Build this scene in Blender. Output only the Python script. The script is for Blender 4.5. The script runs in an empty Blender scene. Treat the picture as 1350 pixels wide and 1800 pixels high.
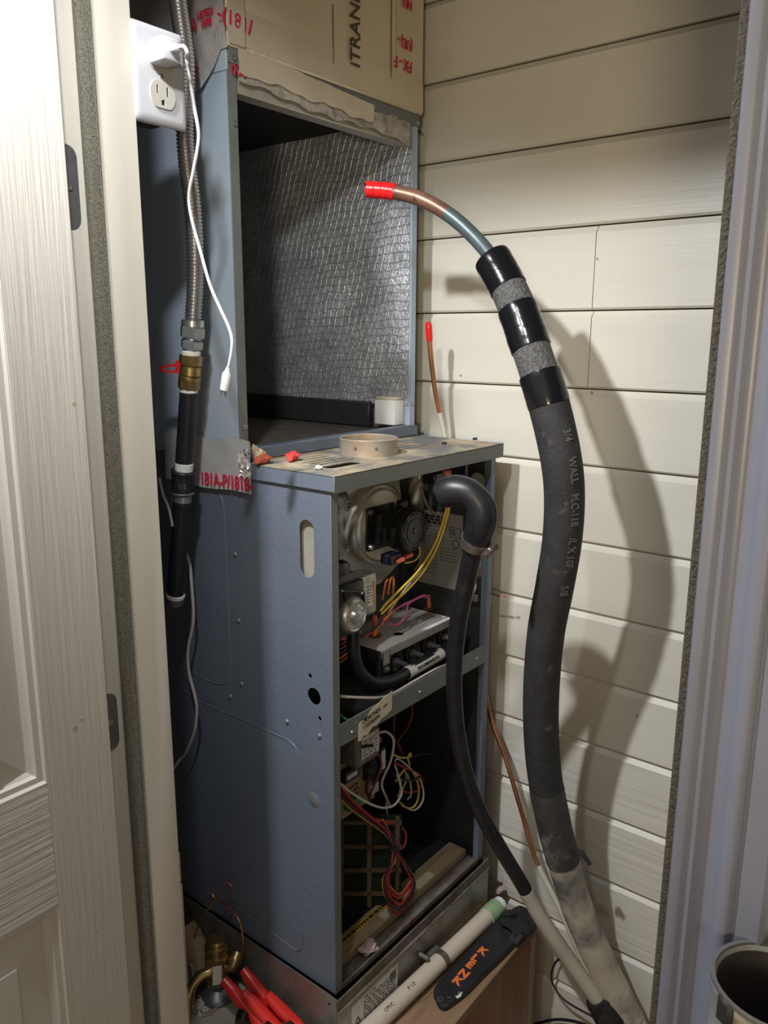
import bpy, bmesh, math, random
from mathutils import Vector, Matrix, Euler, noise as mnoise
random.seed(7)
SC = bpy.context.scene
COL = SC.collection

# ------------------------------------------------------------------ camera
# furnace frame: origin = front-left-bottom corner of the furnace cabinet, X right, Y to the back, Z up (metres)
CAM = Vector((-.8038, -.7354, 1.0352)); YAW, PITCH, ROLL, FPX = .8987, .2167, .0041, 1402.1
_f = Vector((math.sin(YAW)*math.cos(PITCH), math.cos(YAW)*math.cos(PITCH), -math.sin(PITCH)))
_r0 = Vector((math.cos(YAW), -math.sin(YAW), 0)); _u0 = _r0.cross(_f)
_r = _r0*math.cos(ROLL)+_u0*math.sin(ROLL); _u = -_r0*math.sin(ROLL)+_u0*math.cos(ROLL)
cam = bpy.data.cameras.new('camera'); cam.sensor_fit = 'VERTICAL'; cam.sensor_height = 36; cam.lens = FPX*36/1800
cam.clip_start = .02
co = bpy.data.objects.new('camera', cam); COL.objects.link(co); SC.camera = co
m = Matrix((( _r.x, _u.x, -_f.x, CAM.x), (_r.y, _u.y, -_f.y, CAM.y), (_r.z, _u.z, -_f.z, CAM.z), (0, 0, 0, 1)))
co.matrix_world = m
# ------------------------------------------------------------------ world, lamps, exposure
w = bpy.data.worlds.new('world'); SC.world = w; w.use_nodes = True
w.node_tree.nodes['Background'].inputs[0].default_value = (1.0, .87, .70, 1)
w.node_tree.nodes['Background'].inputs[1].default_value = .42
def spot(name, loc, aim, power, col, rad, size):
    l = bpy.data.lights.new(name, 'SPOT'); l.energy = power; l.color = col; l.shadow_soft_size = rad; l.spot_size = math.radians(size); l.spot_blend = 1
    o = bpy.data.objects.new(name, l); o.location = loc; COL.objects.link(o)
    o.rotation_euler = (Vector(aim)-Vector(loc)).to_track_quat('-Z', 'Y').to_euler(); return o
spot('door_lamp', (-.66, -.038, 1.635), (.515, -.3, .0), 62, (.99, .99, 1), .024, 112)     # lamp over the open door
spot('hall_lamp', (-.55, -.30, 1.56), (0, .16, 1.0), 21, (.95, .98, 1), .025, 78)       # lamp in front of the doorway
spot('warm_fill', (-1.5, -1.1, 1.0), (.5, -.45, 1.5), 44, (1, .81, .52), .10, 78)          # unseen warm fill added behind the camera, aimed up to brighten the upper siding
vs = SC.view_settings; vs.view_transform = 'Standard'; vs.look = 'None'; vs.gamma = 1; vs.exposure = 0; vs.use_curve_mapping = False

# ------------------------------------------------------------------ helpers
def V(*a): return Vector(a)
def A(px, py, x=None, y=None, z=None):
    """point where the sight line through a photo pixel meets a real plane x=, y= or z= (metres)"""
    d = _f + _r*((px-675)/FPX) + _u*((900-py)/FPX)
    if x is not None: return CAM + d*((x-CAM.x)/d.x)
    if y is not None: return CAM + d*((y-CAM.y)/d.y)
    return CAM + d*((z-CAM.z)/d.z)
ORG = {}
def empty(name, loc):
    o = bpy.data.objects.new(name, None); o.location = loc; o.empty_display_size = .02
    COL.objects.link(o); ORG[o] = Vector(loc); return o
def tag(o, label=None, cat=None, group=None, kind=None):
    if label: o['label'] = label
    if cat: o['category'] = cat
    if group: o['group'] = group
    if kind: o['kind'] = kind
    return o
def thing(name, label, cat, loc, group=None): return tag(empty(name, loc), label, cat, group)
def obj(name, bm, mat, parent=None, smooth=38, kind=None, label=None):
    """world-coordinate bmesh -> one mesh object under parent"""
    bmesh.ops.remove_doubles(bm, verts=bm.verts, dist=1e-6)
    bmesh.ops.recalc_face_normals(bm, faces=bm.faces)
    if parent is not None: org = ORG[parent]
    else:
        xs = [v.co for v in bm.verts]
        org = V((min(v.x for v in xs)+max(v.x for v in xs))/2, (min(v.y for v in xs)+max(v.y for v in xs))/2, min(v.z for v in xs))
    for v in bm.verts: v.co -= org
    a = math.radians(smooth)
    for f in bm.faces: f.smooth = True
    for e in bm.edges:
        e.smooth = len(e.link_faces) == 2 and e.calc_face_angle(0) < a
    me = bpy.data.meshes.new(name); bm.to_mesh(me); bm.free()
    me.materials.append(mat)
    o = bpy.data.objects.new(name, me); COL.objects.link(o)
    if parent is not None: o.parent = parent; ORG[o] = org
    else: o.location = org; ORG[o] = org
    if kind: o['kind'] = kind
    if label: o['label'] = label
    return o
def solo(name, bm, mat, label, cat, group=None, smooth=38): return tag(obj(name, bm, mat, None, smooth), label, cat, group)
def B(): return bmesh.new()
def box(bm, x0, x1, y0, y1, z0, z1, bev=0, seg=1, M=None):
    vs = [bm.verts.new((x, y, z)) for x in (x0, x1) for y in (y0, y1) for z in (z0, z1)]
    fs = [bm.faces.new([vs[i] for i in q]) for q in ((0,1,3,2),(4,6,7,5),(0,4,5,1),(2,3,7,6),(0,2,6,4),(1,5,7,3))]
    if bev:
        es = {e for f in fs for e in f.edges}
        r = bmesh.ops.bevel(bm, geom=list(es), offset=bev, segments=seg, affect='EDGES', profile=.5)
        vs = list({v for v in r['verts']} | {v for v in vs if v.is_valid})
    if M is not None:
        for v in vs: v.co = M @ v.co
    return bm
def obox(bm, c, U, Vv, W, su, sv, sw, bev=0, seg=1):
    """box centred at c along unit axes U,V,W with full sizes su,sv,sw"""
    M = Matrix(((U.x, Vv.x, W.x, c.x), (U.y, Vv.y, W.y, c.y), (U.z, Vv.z, W.z, c.z), (0, 0, 0, 1)))
    return box(bm, -su/2, su/2, -sv/2, sv/2, -sw/2, sw/2, bev, seg, M)
def spline(pts, n=8):
    pts = [Vector(p) for p in pts]
    if len(pts) < 3: return pts
    P = [pts[0]*2-pts[1]] + pts + [pts[-1]*2-pts[-2]]; out = []
    for i in range(1, len(P)-2):
        a, b, c, d = P[i-1:i+3]
        for k in range(n):
            t = k/n
            out.append(.5*((2*b)+(c-a)*t+(2*a-5*b+4*c-d)*t*t+(3*b-a-3*c+d)*t**3))
    out.append(pts[-1]); return out
def tube(bm, pts, r, n=10, caps=True, sub=0, rfun=None, flat=None):
    if sub: 
        if not isinstance(r, (int, float)):
            rr = []; 
            for i in range(len(r)-1): rr += [r[i]+(r[i+1]-r[i])*k/sub for k in range(sub)]
            r = rr+[r[-1]]
        pts = spline(pts, sub)
    pts = [Vector(p) for p in pts]; N = len(pts)
    R = [r]*N if isinstance(r, (int, float)) else list(r)
    if rfun: R = [R[i]*rfun(i/(N-1), i) for i in range(N)]
    T = []
    for i in range(N):
        t = pts[min(i+1, N-1)]-pts[max(i-1, 0)]; T.append(t.normalized() if t.length > 1e-9 else V(0,0,1))
    a = V(0,0,1) if abs(T[0].z) < .9 else V(1,0,0)
    nrm = (a-T[0]*a.dot(T[0])).normalized(); rings = []
    for i in range(N):
        nrm = (nrm-T[i]*nrm.dot(T[i])).normalized(); b = T[i].cross(nrm)
        rings.append([bm.verts.new(pts[i]+(nrm*math.cos(2*math.pi*k/n)+b*math.sin(2*math.pi*k/n))*R[i]) for k in range(n)])
    for i in range(N-1):
        for k in range(n): bm.faces.new((rings[i][k], rings[i][(k+1)%n], rings[i+1][(k+1)%n], rings[i+1][k]))
    if caps:
        bm.faces.new(rings[0][::-1]); bm.faces.new(rings[-1])
    return bm
def frame_of(ax):
    ax = Vector(ax).normalized(); a = V(0,0,1) if abs(ax.z) < .9 else V(1,0,0)
    U = (a-ax*a.dot(ax)).normalized(); return U, ax.cross(U), ax
def lathe(bm, prof, o, ax=(0,0,1), n=24, a0=0, close=False):
    """prof: list of (radius, height along axis)"""
    U, W, ax = frame_of(ax); o = Vector(o); rings = []
    for r, h in prof:
        if r < 1e-7: rings.append([bm.verts.new(o+ax*h)])
        else: rings.append([bm.verts.new(o+ax*h+(U*math.cos(a0+2*math.pi*k/n)+W*math.sin(a0+2*math.pi*k/n))*r) for k in range(n)])
    L = list(zip(rings, rings[1:]))
    if close: L.append((rings[-1], rings[0]))
    for p, q in L:
        for k in range(n):
            k2 = (k+1) % n
            if len(p) == 1 and len(q) == 1: continue
            if len(p) == 1: bm.faces.new((p[0], q[k2], q[k]))
            elif len(q) == 1: bm.faces.new((p[k], p[k2], q[0]))
            else: bm.faces.new((p[k], p[k2], q[k2], q[k]))
    return bm
def cyl(bm, o, ax, r, h, n=20, bev=0):
    pr = [(0,0),(r-bev,0)] + ([(r,bev),(r,h-bev)] if bev else [(r,0),(r,h)][0:0]+[(r,h)]) + [(r-bev,h),(0,h)]
    if not bev: pr = [(0,0),(r,0),(r,h),(0,h)]
    return lathe(bm, pr, o, ax, n)
def sheet(bm, outer, holes, o, U, W, N, t):
    """flat sheet with holes: outlines in (u,w), thickness t along N"""
    o = Vector(o); es = []; vs0 = []
    for lp in [outer]+list(holes):
        v = [bm.verts.new(o+U*a+W*b) for a, b in lp]; vs0 += v
        es += [bm.edges.new((v[i], v[(i+1) % len(v)])) for i in range(len(v))]
    r = bmesh.ops.triangle_fill(bm, use_beauty=True, use_dissolve=False, edges=es)
    fs = [g for g in r['geom'] if isinstance(g, bmesh.types.BMFace)]
    e = bmesh.ops.extrude_face_region(bm, geom=fs)
    for g in e['geom']:
        if isinstance(g, bmesh.types.BMVert): g.co += N*t
    return bm
def slot(cu, cw, w, h, n=8):
    """rounded slot outline, w x h"""
    r = min(w, h)/2; out = []
    if h >= w: cs = [(cu, cw+h/2-r, 0), (cu, cw-h/2+r, math.pi)]
    else: cs = [(cu-w/2+r, cw, math.pi/2), (cu+w/2-r, cw, 3*math.pi/2)]
    for a, b, s in cs:
        for k in range(n+1): t = s+math.pi*k/n; out.append((a+r*math.cos(t), b+r*math.sin(t)))
    return out
def circ(cu, cw, r, n=16): return [(cu+r*math.cos(2*math.pi*k/n), cw+r*math.sin(2*math.pi*k/n)) for k in range(n)]
def rrect(u0, u1, w0, w1, r, n=4):
    out = []
    for cu, cw, s in ((u1-r, w1-r, 0), (u0+r, w1-r, 1), (u0+r, w0+r, 2), (u1-r, w0+r, 3)):
        for k in range(n+1): t = (s+k/n)*math.pi/2; out.append((cu+r*math.cos(t), cw+r*math.sin(t)))
    return out
X_, Y_, Z_ = V(1,0,0), V(0,1,0), V(0,0,1)
def text(s, o, U, W, size, mat, parent, name='lettering', align='CENTER', ext=.0003, squeeze=1, shear=0, bold=.006):
    c = bpy.data.curves.new('t', 'FONT'); c.body = s; c.size = size; c.align_x = align; c.align_y = 'CENTER'; c.extrude = ext
    c.resolution_u = 3; c.shear = shear; c.offset = size*bold
    to = bpy.data.objects.new('t', c); COL.objects.link(to)
    dg = bpy.context.evaluated_depsgraph_get(); dg.update()
    me = bpy.data.meshes.new_from_object(to.evaluated_get(dg)); bpy.data.objects.remove(to); bpy.data.curves.remove(c)
    bm = bmesh.new(); bm.from_mesh(me); bpy.data.meshes.remove(me)
    N = U.cross(W).normalized(); o = Vector(o)
    for v in bm.verts: v.co = o+U*(v.co.x*squeeze)+W*v.co.y+N*v.co.z
    return obj(name, bm, mat, parent, 20)
def lines(bm, o, U, W, w, rows, dw, h, rnd):
    """rows of tiny bars standing for fine print too small to read"""
    for i in range(rows):
        a = 0
        while a < w:
            l = rnd.uniform(.004, .014)
            if a+l > w: l = w-a
            if l > .002: obox(bm, o+U*(a+l/2)-W*(i*dw), U, W, U.cross(W), l*.85, h, .0004)
            a += l+.002
    return bm
# ------------------------------------------------------------------ materials
def mat(name, col, rough=.5, metal=0, var=.0, vs=20, st=(1,1,1), bump=0, bs=60, bst=None, spots=None, spec=.5, detail=4, coat=0, aniso=0, wear=None):
    m = bpy.data.materials.new(name); m.use_nodes = True; nt = m.node_tree; bs_ = nt.nodes['Principled BSDF']
    bs_.inputs['Base Color'].default_value = (*col, 1); bs_.inputs['Roughness'].default_value = rough
    bs_.inputs['Metallic'].default_value = metal; bs_.inputs['Specular IOR Level'].default_value = spec
    if coat: bs_.inputs['Coat Weight'].default_value = coat; bs_.inputs['Coat Roughness'].default_value = .15
    N = nt.nodes.new; L = nt.links.new
    tc = N('ShaderNodeTexCoord')
    def noise(scale, stretch, det=4, rough_=.55):
        mp = N('ShaderNodeMapping'); mp.inputs['Scale'].default_value = stretch; L(tc.outputs['Object'], mp.inputs[0])
        n = N('ShaderNodeTexNoise'); n.inputs['Scale'].default_value = scale; n.inputs['Detail'].default_value = det; n.inputs['Roughness'].default_value = rough_
        L(mp.outputs[0], n.inputs[0]); return n.outputs[0]
    cur = None
    def mixin(fac, c2, base):
        mx = N('ShaderNodeMix'); mx.data_type = 'RGBA'
        L(fac, mx.inputs[0])
        if base is None: mx.inputs[6].default_value = (*col, 1)
        else: L(base, mx.inputs[6])
        mx.inputs[7].default_value = (*c2, 1); return mx.outputs[2]
    if var:
        rp = N('ShaderNodeValToRGB'); L(noise(vs, st, detail), rp.inputs[0])
        rp.color_ramp.elements[0].position = .3; rp.color_ramp.elements[1].position = .7
        rp.color_ramp.elements[0].color = (*[max(0, c*(1-var)) for c in col], 1); rp.color_ramp.elements[1].color = (*[min(1, c*(1+var)) for c in col], 1)
        cur = rp.outputs[0]
    for sp in (spots or []):       # (colour, scale, lo, hi[, stretch])
        rp = N('ShaderNodeValToRGB'); L(noise(sp[1], sp[4] if len(sp) > 4 else (1,1,1), 5, .65), rp.inputs[0])
        rp.color_ramp.elements[0].position = sp[2]; rp.color_ramp.elements[1].position = sp[3]
        cur = mixin(rp.outputs[0], sp[0], cur)
    if cur is not None: L(cur, bs_.inputs['Base Color'])
    if bump:
        b = N('ShaderNodeBump'); b.inputs['Strength'].default_value = bump; b.inputs['Distance'].default_value = .004
        L(noise(bs, bst or (1,1,1), 5), b.inputs['Height']); L(b.outputs[0], bs_.inputs['Normal'])
    return m
def grid_foil(name, U, W, col, pitch, rough, tilt):
    """foil with the raised diagonal thread scrim pressed through it; grid axes given per wall"""
    m = mat(name, col, rough, .62 if tilt else .85, var=.25, vs=14, spots=[((.10,.085,.06), 9, .55+tilt, .8+tilt)])
    nt = m.node_tree; N = nt.nodes.new; L = nt.links.new; bs_ = nt.nodes['Principled BSDF']
    tc = N('ShaderNodeTexCoord'); outs = []
    wn = N('ShaderNodeTexNoise'); wn.inputs['Scale'].default_value = 16; wn.inputs['Detail'].default_value = 3; L(tc.outputs['Object'], wn.inputs[0])
    wv = N('ShaderNodeVectorMath'); wv.operation = 'MULTIPLY_ADD'; L(wn.outputs['Color'], wv.inputs[0]); wv.inputs[1].default_value = (.022,.022,.022); L(tc.outputs['Object'], wv.inputs[2])
    for ax in (U, W):
        d = N('ShaderNodeVectorMath'); d.operation = 'DOT_PRODUCT'; L(wv.outputs[0], d.inputs[0]); d.inputs[1].default_value = ax*(1/pitch)
        fr = N('ShaderNodeMath'); fr.operation = 'FRACT'; L(d.outputs['Value'], fr.inputs[0])
        s = N('ShaderNodeMath'); s.operation = 'SUBTRACT'; L(fr.outputs[0], s.inputs[0]); s.inputs[1].default_value = .5
        ab = N('ShaderNodeMath'); ab.operation = 'ABSOLUTE'; L(s.outputs[0], ab.inputs[0])
        mr = N('ShaderNodeMapRange'); L(ab.outputs[0], mr.inputs[0]); mr.inputs[1].default_value = 0; mr.inputs[2].default_value = .09; mr.inputs[3].default_value = 1; mr.inputs[4].default_value = 0
        outs.append(mr.outputs[0])
    mx = N('ShaderNodeMath'); mx.operation = 'MAXIMUM'; L(outs[0], mx.inputs[0]); L(outs[1], mx.inputs[1])
    nz = N('ShaderNodeTexNoise'); nz.inputs['Scale'].default_value = 70; nz.inputs['Detail'].default_value = 5; nz.inputs['Roughness'].default_value = .7; L(tc.outputs['Object'], nz.inputs[0])
    ad = N('ShaderNodeMath'); ad.operation = 'MULTIPLY_ADD'; L(nz.outputs[0], ad.inputs[0]); ad.inputs[1].default_value = 3.6; L(mx.outputs[0], ad.inputs[2])
    b = N('ShaderNodeBump'); b.inputs['Strength'].default_value = .55; b.inputs['Distance'].default_value = .003
    L(ad.outputs[0], b.inputs['Height']); L(b.outputs[0], bs_.inputs['Normal'])
    return m
def wood(name, c1, c2, scale=18, st=(1,1,1), rough=.6, bump=.15):
    m = mat(name, c1, rough, bump=bump, bs=scale*2, bst=st); nt = m.node_tree; N = nt.nodes.new; L = nt.links.new
    tc = N('ShaderNodeTexCoord'); mp = N('ShaderNodeMapping'); mp.inputs['Scale'].default_value = st; L(tc.outputs['Object'], mp.inputs[0])
    n = N('ShaderNodeTexNoise'); n.inputs['Scale'].default_value = scale; n.inputs['Detail'].default_value = 6; n.inputs['Distortion'].default_value = .6; L(mp.outputs[0], n.inputs[0])
    rp = N('ShaderNodeValToRGB'); rp.color_ramp.elements[0].position = .32; rp.color_ramp.elements[1].position = .68
    rp.color_ramp.elements[0].color = (*c1, 1); rp.color_ramp.elements[1].color = (*c2, 1); L(n.outputs[0], rp.inputs[0]); L(rp.outputs[0], nt.nodes['Principled BSDF'].inputs['Base Color'])
    return m
K = {}
K['siding'] = mat('siding_paint', (.71,.69,.61), .42, var=.05, vs=5, st=(1,.3,2), bump=.10, bs=50, bst=(1,.10,1.6), spots=[((.42,.37,.27), 7, .66, .95), ((.16,.11,.07), 120, .74, .78)])
K['siding2'] = mat('siding_paint_grained', (.71,.69,.615), .42, var=.04, vs=6, st=(1,.3,2), bump=.5, bs=42, bst=(1,.06,1.8), spots=[((.16,.11,.07), 120, .76, .79)])
K['gap'] = mat('dark_gap', (.05,.04,.03), .9)
K['doorv'] = mat('door_paint_vertical_grain', (.47,.45,.41), .38, var=.03, vs=6, bump=.28, bs=190, bst=(1,1,.035), spots=[((.35,.25,.15), 60, .80, .84)])
K['doorh'] = mat('door_paint_horizontal_grain', (.47,.45,.41), .38, var=.03, vs=6, bump=.75, bs=120, bst=(.035,1,1.3))
K['doorp'] = mat('door_paint_panel', (.47,.45,.41), .36, var=.03, vs=6, bump=.10, bs=150, bst=(1,1,.1))
K['jamb'] = mat('jamb_paint', (.60,.565,.495), .45, var=.06, vs=10, st=(1,1,.3), bump=.06, bs=60, spots=[((.30,.27,.22), 30, .70, .85)])
K['casing'] = mat('casing_paint', (.16,.172,.225), .4, var=.04, vs=12, bump=.03, bs=80)
K['foam_strip'] = mat('foam_weather_strip', (.17,.165,.13), .95, var=.35, vs=420, bump=.8, bs=600)
K['pile'] = mat('pile_weather_strip', (.075,.062,.045), .95, var=.4, vs=500, bump=1, bs=420)
K['hinge'] = mat('hinge_metal', (.17,.17,.17), .45, .6, var=.15, vs=40)
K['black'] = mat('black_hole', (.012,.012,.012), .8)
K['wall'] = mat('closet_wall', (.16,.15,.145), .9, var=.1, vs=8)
K['hallwall'] = mat('hall_wall_paint', (.62,.60,.55), .8)
K['floor'] = wood('hall_floor_wood', (.22,.13,.07), (.34,.21,.12), 12, (1,8,1))
K['cabinet'] = mat('furnace_paint', (.125,.15,.195), .42, .0, var=.06, vs=6, bump=.20, bs=95, st=(1,1,1), spots=[((.20,.22,.24), 60, .76, .80)], detail=2)
K['cabinet_lit'] = mat('furnace_paint_lit', (.38,.455,.55), .42, .0, var=.05, vs=6, bump=.06, bs=95, spots=[((.50,.54,.58), 60, .76, .80)], detail=2)  # furnace paint made lighter for the cabinet above, stronger light put into the colour
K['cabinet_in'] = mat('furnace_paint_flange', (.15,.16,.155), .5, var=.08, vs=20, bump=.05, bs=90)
K['cab_top'] = mat('furnace_top_dusty', (.16,.165,.165), .6, var=.15, vs=30, bump=.1, bs=120, spots=[((.50,.42,.28), 9, .44, .58), ((.27,.19,.12), 14, .50, .68), ((.7,.62,.45), 150, .66, .72)])
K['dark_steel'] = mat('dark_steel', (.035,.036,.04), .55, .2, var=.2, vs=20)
K['vest'] = mat('vestibule_steel', (.10,.10,.097), .38, .55, var=.2, vs=14)
K['galv'] = mat('galvanised_steel', (.34,.34,.31), .42, .75, var=.25, vs=22, bump=.04, bs=70, spots=[((.16,.13,.09), 11, .5, .7), ((.25,.08,.07), 5, .66, .85)])
K['galv2'] = mat('dusty_galvanised_rail', (.20,.185,.15), .6, .3, var=.3, vs=30, spots=[((.13,.09,.06), 16, .45, .65)])
K['alu'] = mat('aluminised_steel', (.56,.53,.46), .34, .5, var=.16, vs=12, bump=.03, bs=60, spots=[((.28,.23,.17), 20, .58, .8)])
K['valve'] = mat('cast_valve_metal', (.55,.53,.47), .38, .55, var=.12, vs=30)
K['disc'] = mat('brushed_regulator_cap', (.60,.59,.56), .34, .8, var=.08, vs=20)
K['bolt'] = mat('zinc_screw', (.45,.46,.47), .35, .9)
K['bluebolt'] = mat('painted_rivet', (.16,.19,.22), .35, .2)
K['blkplastic'] = mat('black_plastic', (.012,.012,.012), .32, var=.2, vs=40)
K['blkmatte'] = mat('black_matte', (.015,.015,.015), .6)
K['blkpipe'] = mat('black_iron_pipe', (.020,.022,.028), .35, .3, var=.3, vs=30, spots=[((.12,.13,.15), 60, .68, .8)])
K['rubber'] = mat('black_rubber', (.014,.0145,.018), .40, var=.3, vs=50, bump=.02, bs=90, spots=[((.05,.05,.05), 25, .6, .8)])
K['foam'] = mat('black_foam_insulation', (.028,.028,.031), .75, var=.25, vs=40, bump=.35, bs=220, spots=[((.20,.19,.16), 16, .62, .80)])
K['foam_old'] = mat('worn_foam_insulation', (.05,.05,.05), .7, var=.3, vs=25, bump=.3, bs=120, spots=[((.32,.30,.24), 9, .56, .72)])
K['foam_rough'] = mat('coarse_foam', (.10,.10,.10), .6, var=.5, vs=240, bump=1, bs=260)
K['tape'] = mat('black_vinyl_tape', (.008,.008,.010), .16, bump=.15, bs=35, bst=(1,1,1.5))
K['paint_hose'] = mat('cream_paint_on_sleeve', (.50,.46,.36), .5, var=.14, vs=12, bump=.12, bs=60, spots=[((.13,.13,.135), 8, .47, .64), ((.03,.03,.03), 32, .70, .74)])
K['paint_tube'] = mat('cream_paint_on_copper', (.62,.59,.48), .45, var=.08, vs=12, spots=[((.07,.06,.05), 40, .72, .78)])
K['hosemix'] = mat('cream_paint_on_rubber', (.52,.49,.40), .5, var=.12, vs=12, spots=[((.03,.03,.03), 14, .60, .70)])
K['copper'] = mat('oxidised_copper', (.24,.13,.09), .38, .45, var=.3, vs=22, spots=[((.06,.04,.035), 40, .60, .72)])
K['copper_blue'] = mat('dulled_copper', (.085,.11,.12), .40, .35, var=.3, vs=18, spots=[((.10,.07,.06), 22, .55, .7)])
K['copper2'] = mat('bright_copper', (.48,.22,.11), .35, .8, var=.25, vs=20)
K['redcap'] = mat('red_plastic_cap', (.72,.015,.018), .22, bump=.06, bs=60, coat=.3)
K['rednut'] = mat('red_wire_nut', (.75,.06,.06), .38)
K['rustnut'] = mat('rust_red_wire_nut', (.42,.09,.05), .45, var=.2, vs=60)
K['redgrip'] = mat('red_handle_grip', (.66,.025,.02), .30, coat=.25, var=.06, vs=20)
K['redhandle'] = mat('red_valve_handle', (.72,.03,.035), .35)
K['brass'] = mat('brass', (.42,.31,.14), .30, .9, var=.2, vs=30, spots=[((.16,.11,.05), 30, .6, .8)])
K['zinc'] = mat('zinc_fitting', (.50,.54,.58), .32, .9, var=.12, vs=30)
K['ss'] = mat('stainless_flex', (.56,.565,.58), .30, .95, var=.08, vs=20)
K['ptfe'] = mat('white_thread_sealant', (.75,.75,.72), .6, bump=.5, bs=200)
K['collar'] = mat('rusty_galvanised_collar', (.42,.38,.31), .5, .45, var=.15, vs=18, spots=[((.48,.26,.10), 16, .48, .66), ((.62,.45,.20), 30, .64, .74)])
K['duct'] = mat('kraft_foil_duct_board', (.66,.58,.44), .38, .15, var=.07, vs=7, bump=.10, bs=22)
K['ducttape'] = mat('aged_foil_tape', (.68,.60,.47), .32, .35, var=.08, vs=9, bump=.28, bs=26)
K['foil'] = mat('crumpled_foil', (.60,.585,.58), .32, .4, var=.08, vs=12, bump=.9, bs=34)
K['foil_tape'] = mat('foil_tape', (.64,.65,.68), .38, .35, var=.08, vs=12, bump=.45, bs=24, bst=(1,.5,1))
K['fiber'] = mat('torn_fibre_edge', (.40,.37,.32), .7, .2, var=.35, vs=60, bump=.9, bs=60)
K['redink'] = mat('red_print', (.50,.02,.06), .6)
K['brownink'] = mat('brown_print', (.085,.06,.045), .7)
K['blackink'] = mat('black_print', (.015,.015,.015), .7)
K['greyink'] = mat('grey_print', (.12,.12,.12), .7)
K['orangeink'] = mat('orange_print', (.85,.20,.05), .5)
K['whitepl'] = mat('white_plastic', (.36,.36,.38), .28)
K['ivory'] = mat('ivory_receptacle', (.33,.32,.28), .35)
K['cable'] = mat('white_cable_jacket', (.5,.5,.51), .38)
K['greycable'] = mat('grey_cable_jacket', (.42,.39,.36), .5)
K['label'] = mat('cream_paper_label', (.64,.57,.42), .6, var=.08, vs=20, spots=[((.30,.22,.13), 40, .66, .8)])
K['silverlabel'] = mat('silver_rating_label', (.30,.30,.31), .45, .2, var=.06, vs=20)
K['whitelabel'] = mat('white_paper_label', (.72,.71,.66), .55, var=.05, vs=40)
K['yellowlabel'] = mat('yellow_warning_label', (.50,.34,.05), .6, var=.2, vs=30)
K['board'] = mat('tan_control_board', (.46,.32,.15), .5, var=.2, vs=40)
K['pine'] = wood('rail_card', (.26,.19,.11), (.42,.32,.20), 30, (.2,3,3))
K['ply'] = wood('plywood_top', (.20,.125,.07), (.34,.22,.125), 14, (.5,3,1))
K['plyface'] = wood('orange_plywood_face', (.22,.085,.03), (.36,.16,.06), 10, (3,1,.25), .45)
K['palewood'] = wood('pale_board', (.50,.47,.40), (.66,.62,.54), 20, (1,3,1))
K['lath'] = wood('weathered_lath', (.30,.22,.15), (.48,.41,.33), 22, (1,1,.15))
K['pvc'] = mat('off_white_pvc', (.62,.55,.46), .42, var=.07, vs=12, spots=[((.35,.26,.18), 24, .66, .78)])
K['pvcw'] = mat('clean_white_pvc', (.82,.82,.80), .35)
K['green'] = mat('translucent_green_primer', (.28,.42,.24), .25, var=.2, vs=30, spots=[((.6,.7,.55), 60, .66, .72)])
K['clampss'] = mat('tarnished_steel_band', (.24,.21,.18), .4, .8, var=.2, vs=30)
K['sheath'] = mat('black_sheath_plastic', (.018,.018,.022), .45, var=.25, vs=30, bump=.04, bs=120, spots=[((.06,.055,.05), 20, .62, .8)])
K['fluff'] = mat('pink_fibre_fluff', (.55,.42,.38), .95, bump=1, bs=200)
K['white_fluff'] = mat('white_fluff', (.75,.74,.72), .95, bump=1, bs=200)
K['card'] = mat('tan_cardboard', (.45,.29,.13), .8, var=.15, vs=40)
K['filter_g'] = mat('green_filter_media', (.012,.022,.012), .9, bump=.6, bs=300)
K['filter_f'] = mat('brown_filter_grid', (.13,.088,.05), .8, var=.15, vs=40)
K['greycap'] = mat('grey_metal_dome', (.16,.17,.19), .35, .6)
K['tan'] = mat('tan_tube_wrap', (.36,.27,.18), .6, var=.12, vs=15)
K['can'] = mat('paint_spattered_can', (.32,.34,.36), .45, .3, var=.2, vs=14, spots=[((.62,.55,.36), 16, .50, .60), ((.75,.70,.66), 11, .56, .64), ((.03,.03,.04), 13, .62, .70)])
K['canin'] = mat('dark_can_inside', (.035,.03,.032), .6, var=.3, vs=20)
for n, c in dict(red=(.42,.03,.03), darkred=(.20,.02,.02), orange=(.70,.20,.04), yellow=(.74,.52,.06), white=(.66,.62,.55), black=(.015,.015,.015), blue=(.03,.035,.10), navy=(.02,.02,.05), pink=(.52,.09,.26), green=(.05,.22,.13), brown=(.20,.09,.04), plug=(.72,.18,.10)).items():
    K['w_'+n] = mat('wire_'+n, c, .42)
# ================================================================== THE SETTING
FLOOR, CEIL = -.50, 1.95
XS = .515                                  # face of the siding
YB, YF = .80, -1.0                         # closet back / front
JY = .085                                  # left jamb face
HZ = 1.538                                 # underside of the head jamb
XO, XI = -.335, -.2255                       # outer / inner faces of the doorway wall
# floor and ceiling
b = B(); box(b, -2.2, .56, -1.6, 1.1, FLOOR-.03, FLOOR); tag(obj('floor', b, K['floor']), 'brown wooden hallway floor', kind='structure')
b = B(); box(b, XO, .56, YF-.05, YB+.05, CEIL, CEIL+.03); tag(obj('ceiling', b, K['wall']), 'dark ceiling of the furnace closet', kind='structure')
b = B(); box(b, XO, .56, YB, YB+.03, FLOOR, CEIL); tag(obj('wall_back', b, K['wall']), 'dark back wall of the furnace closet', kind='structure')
b = B(); box(b, XO, .56, YF-.03, YF, FLOOR, CEIL); tag(obj('wall_front', b, K['wall']), 'closet end wall out of sight beside the doorway', kind='structure')
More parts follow.
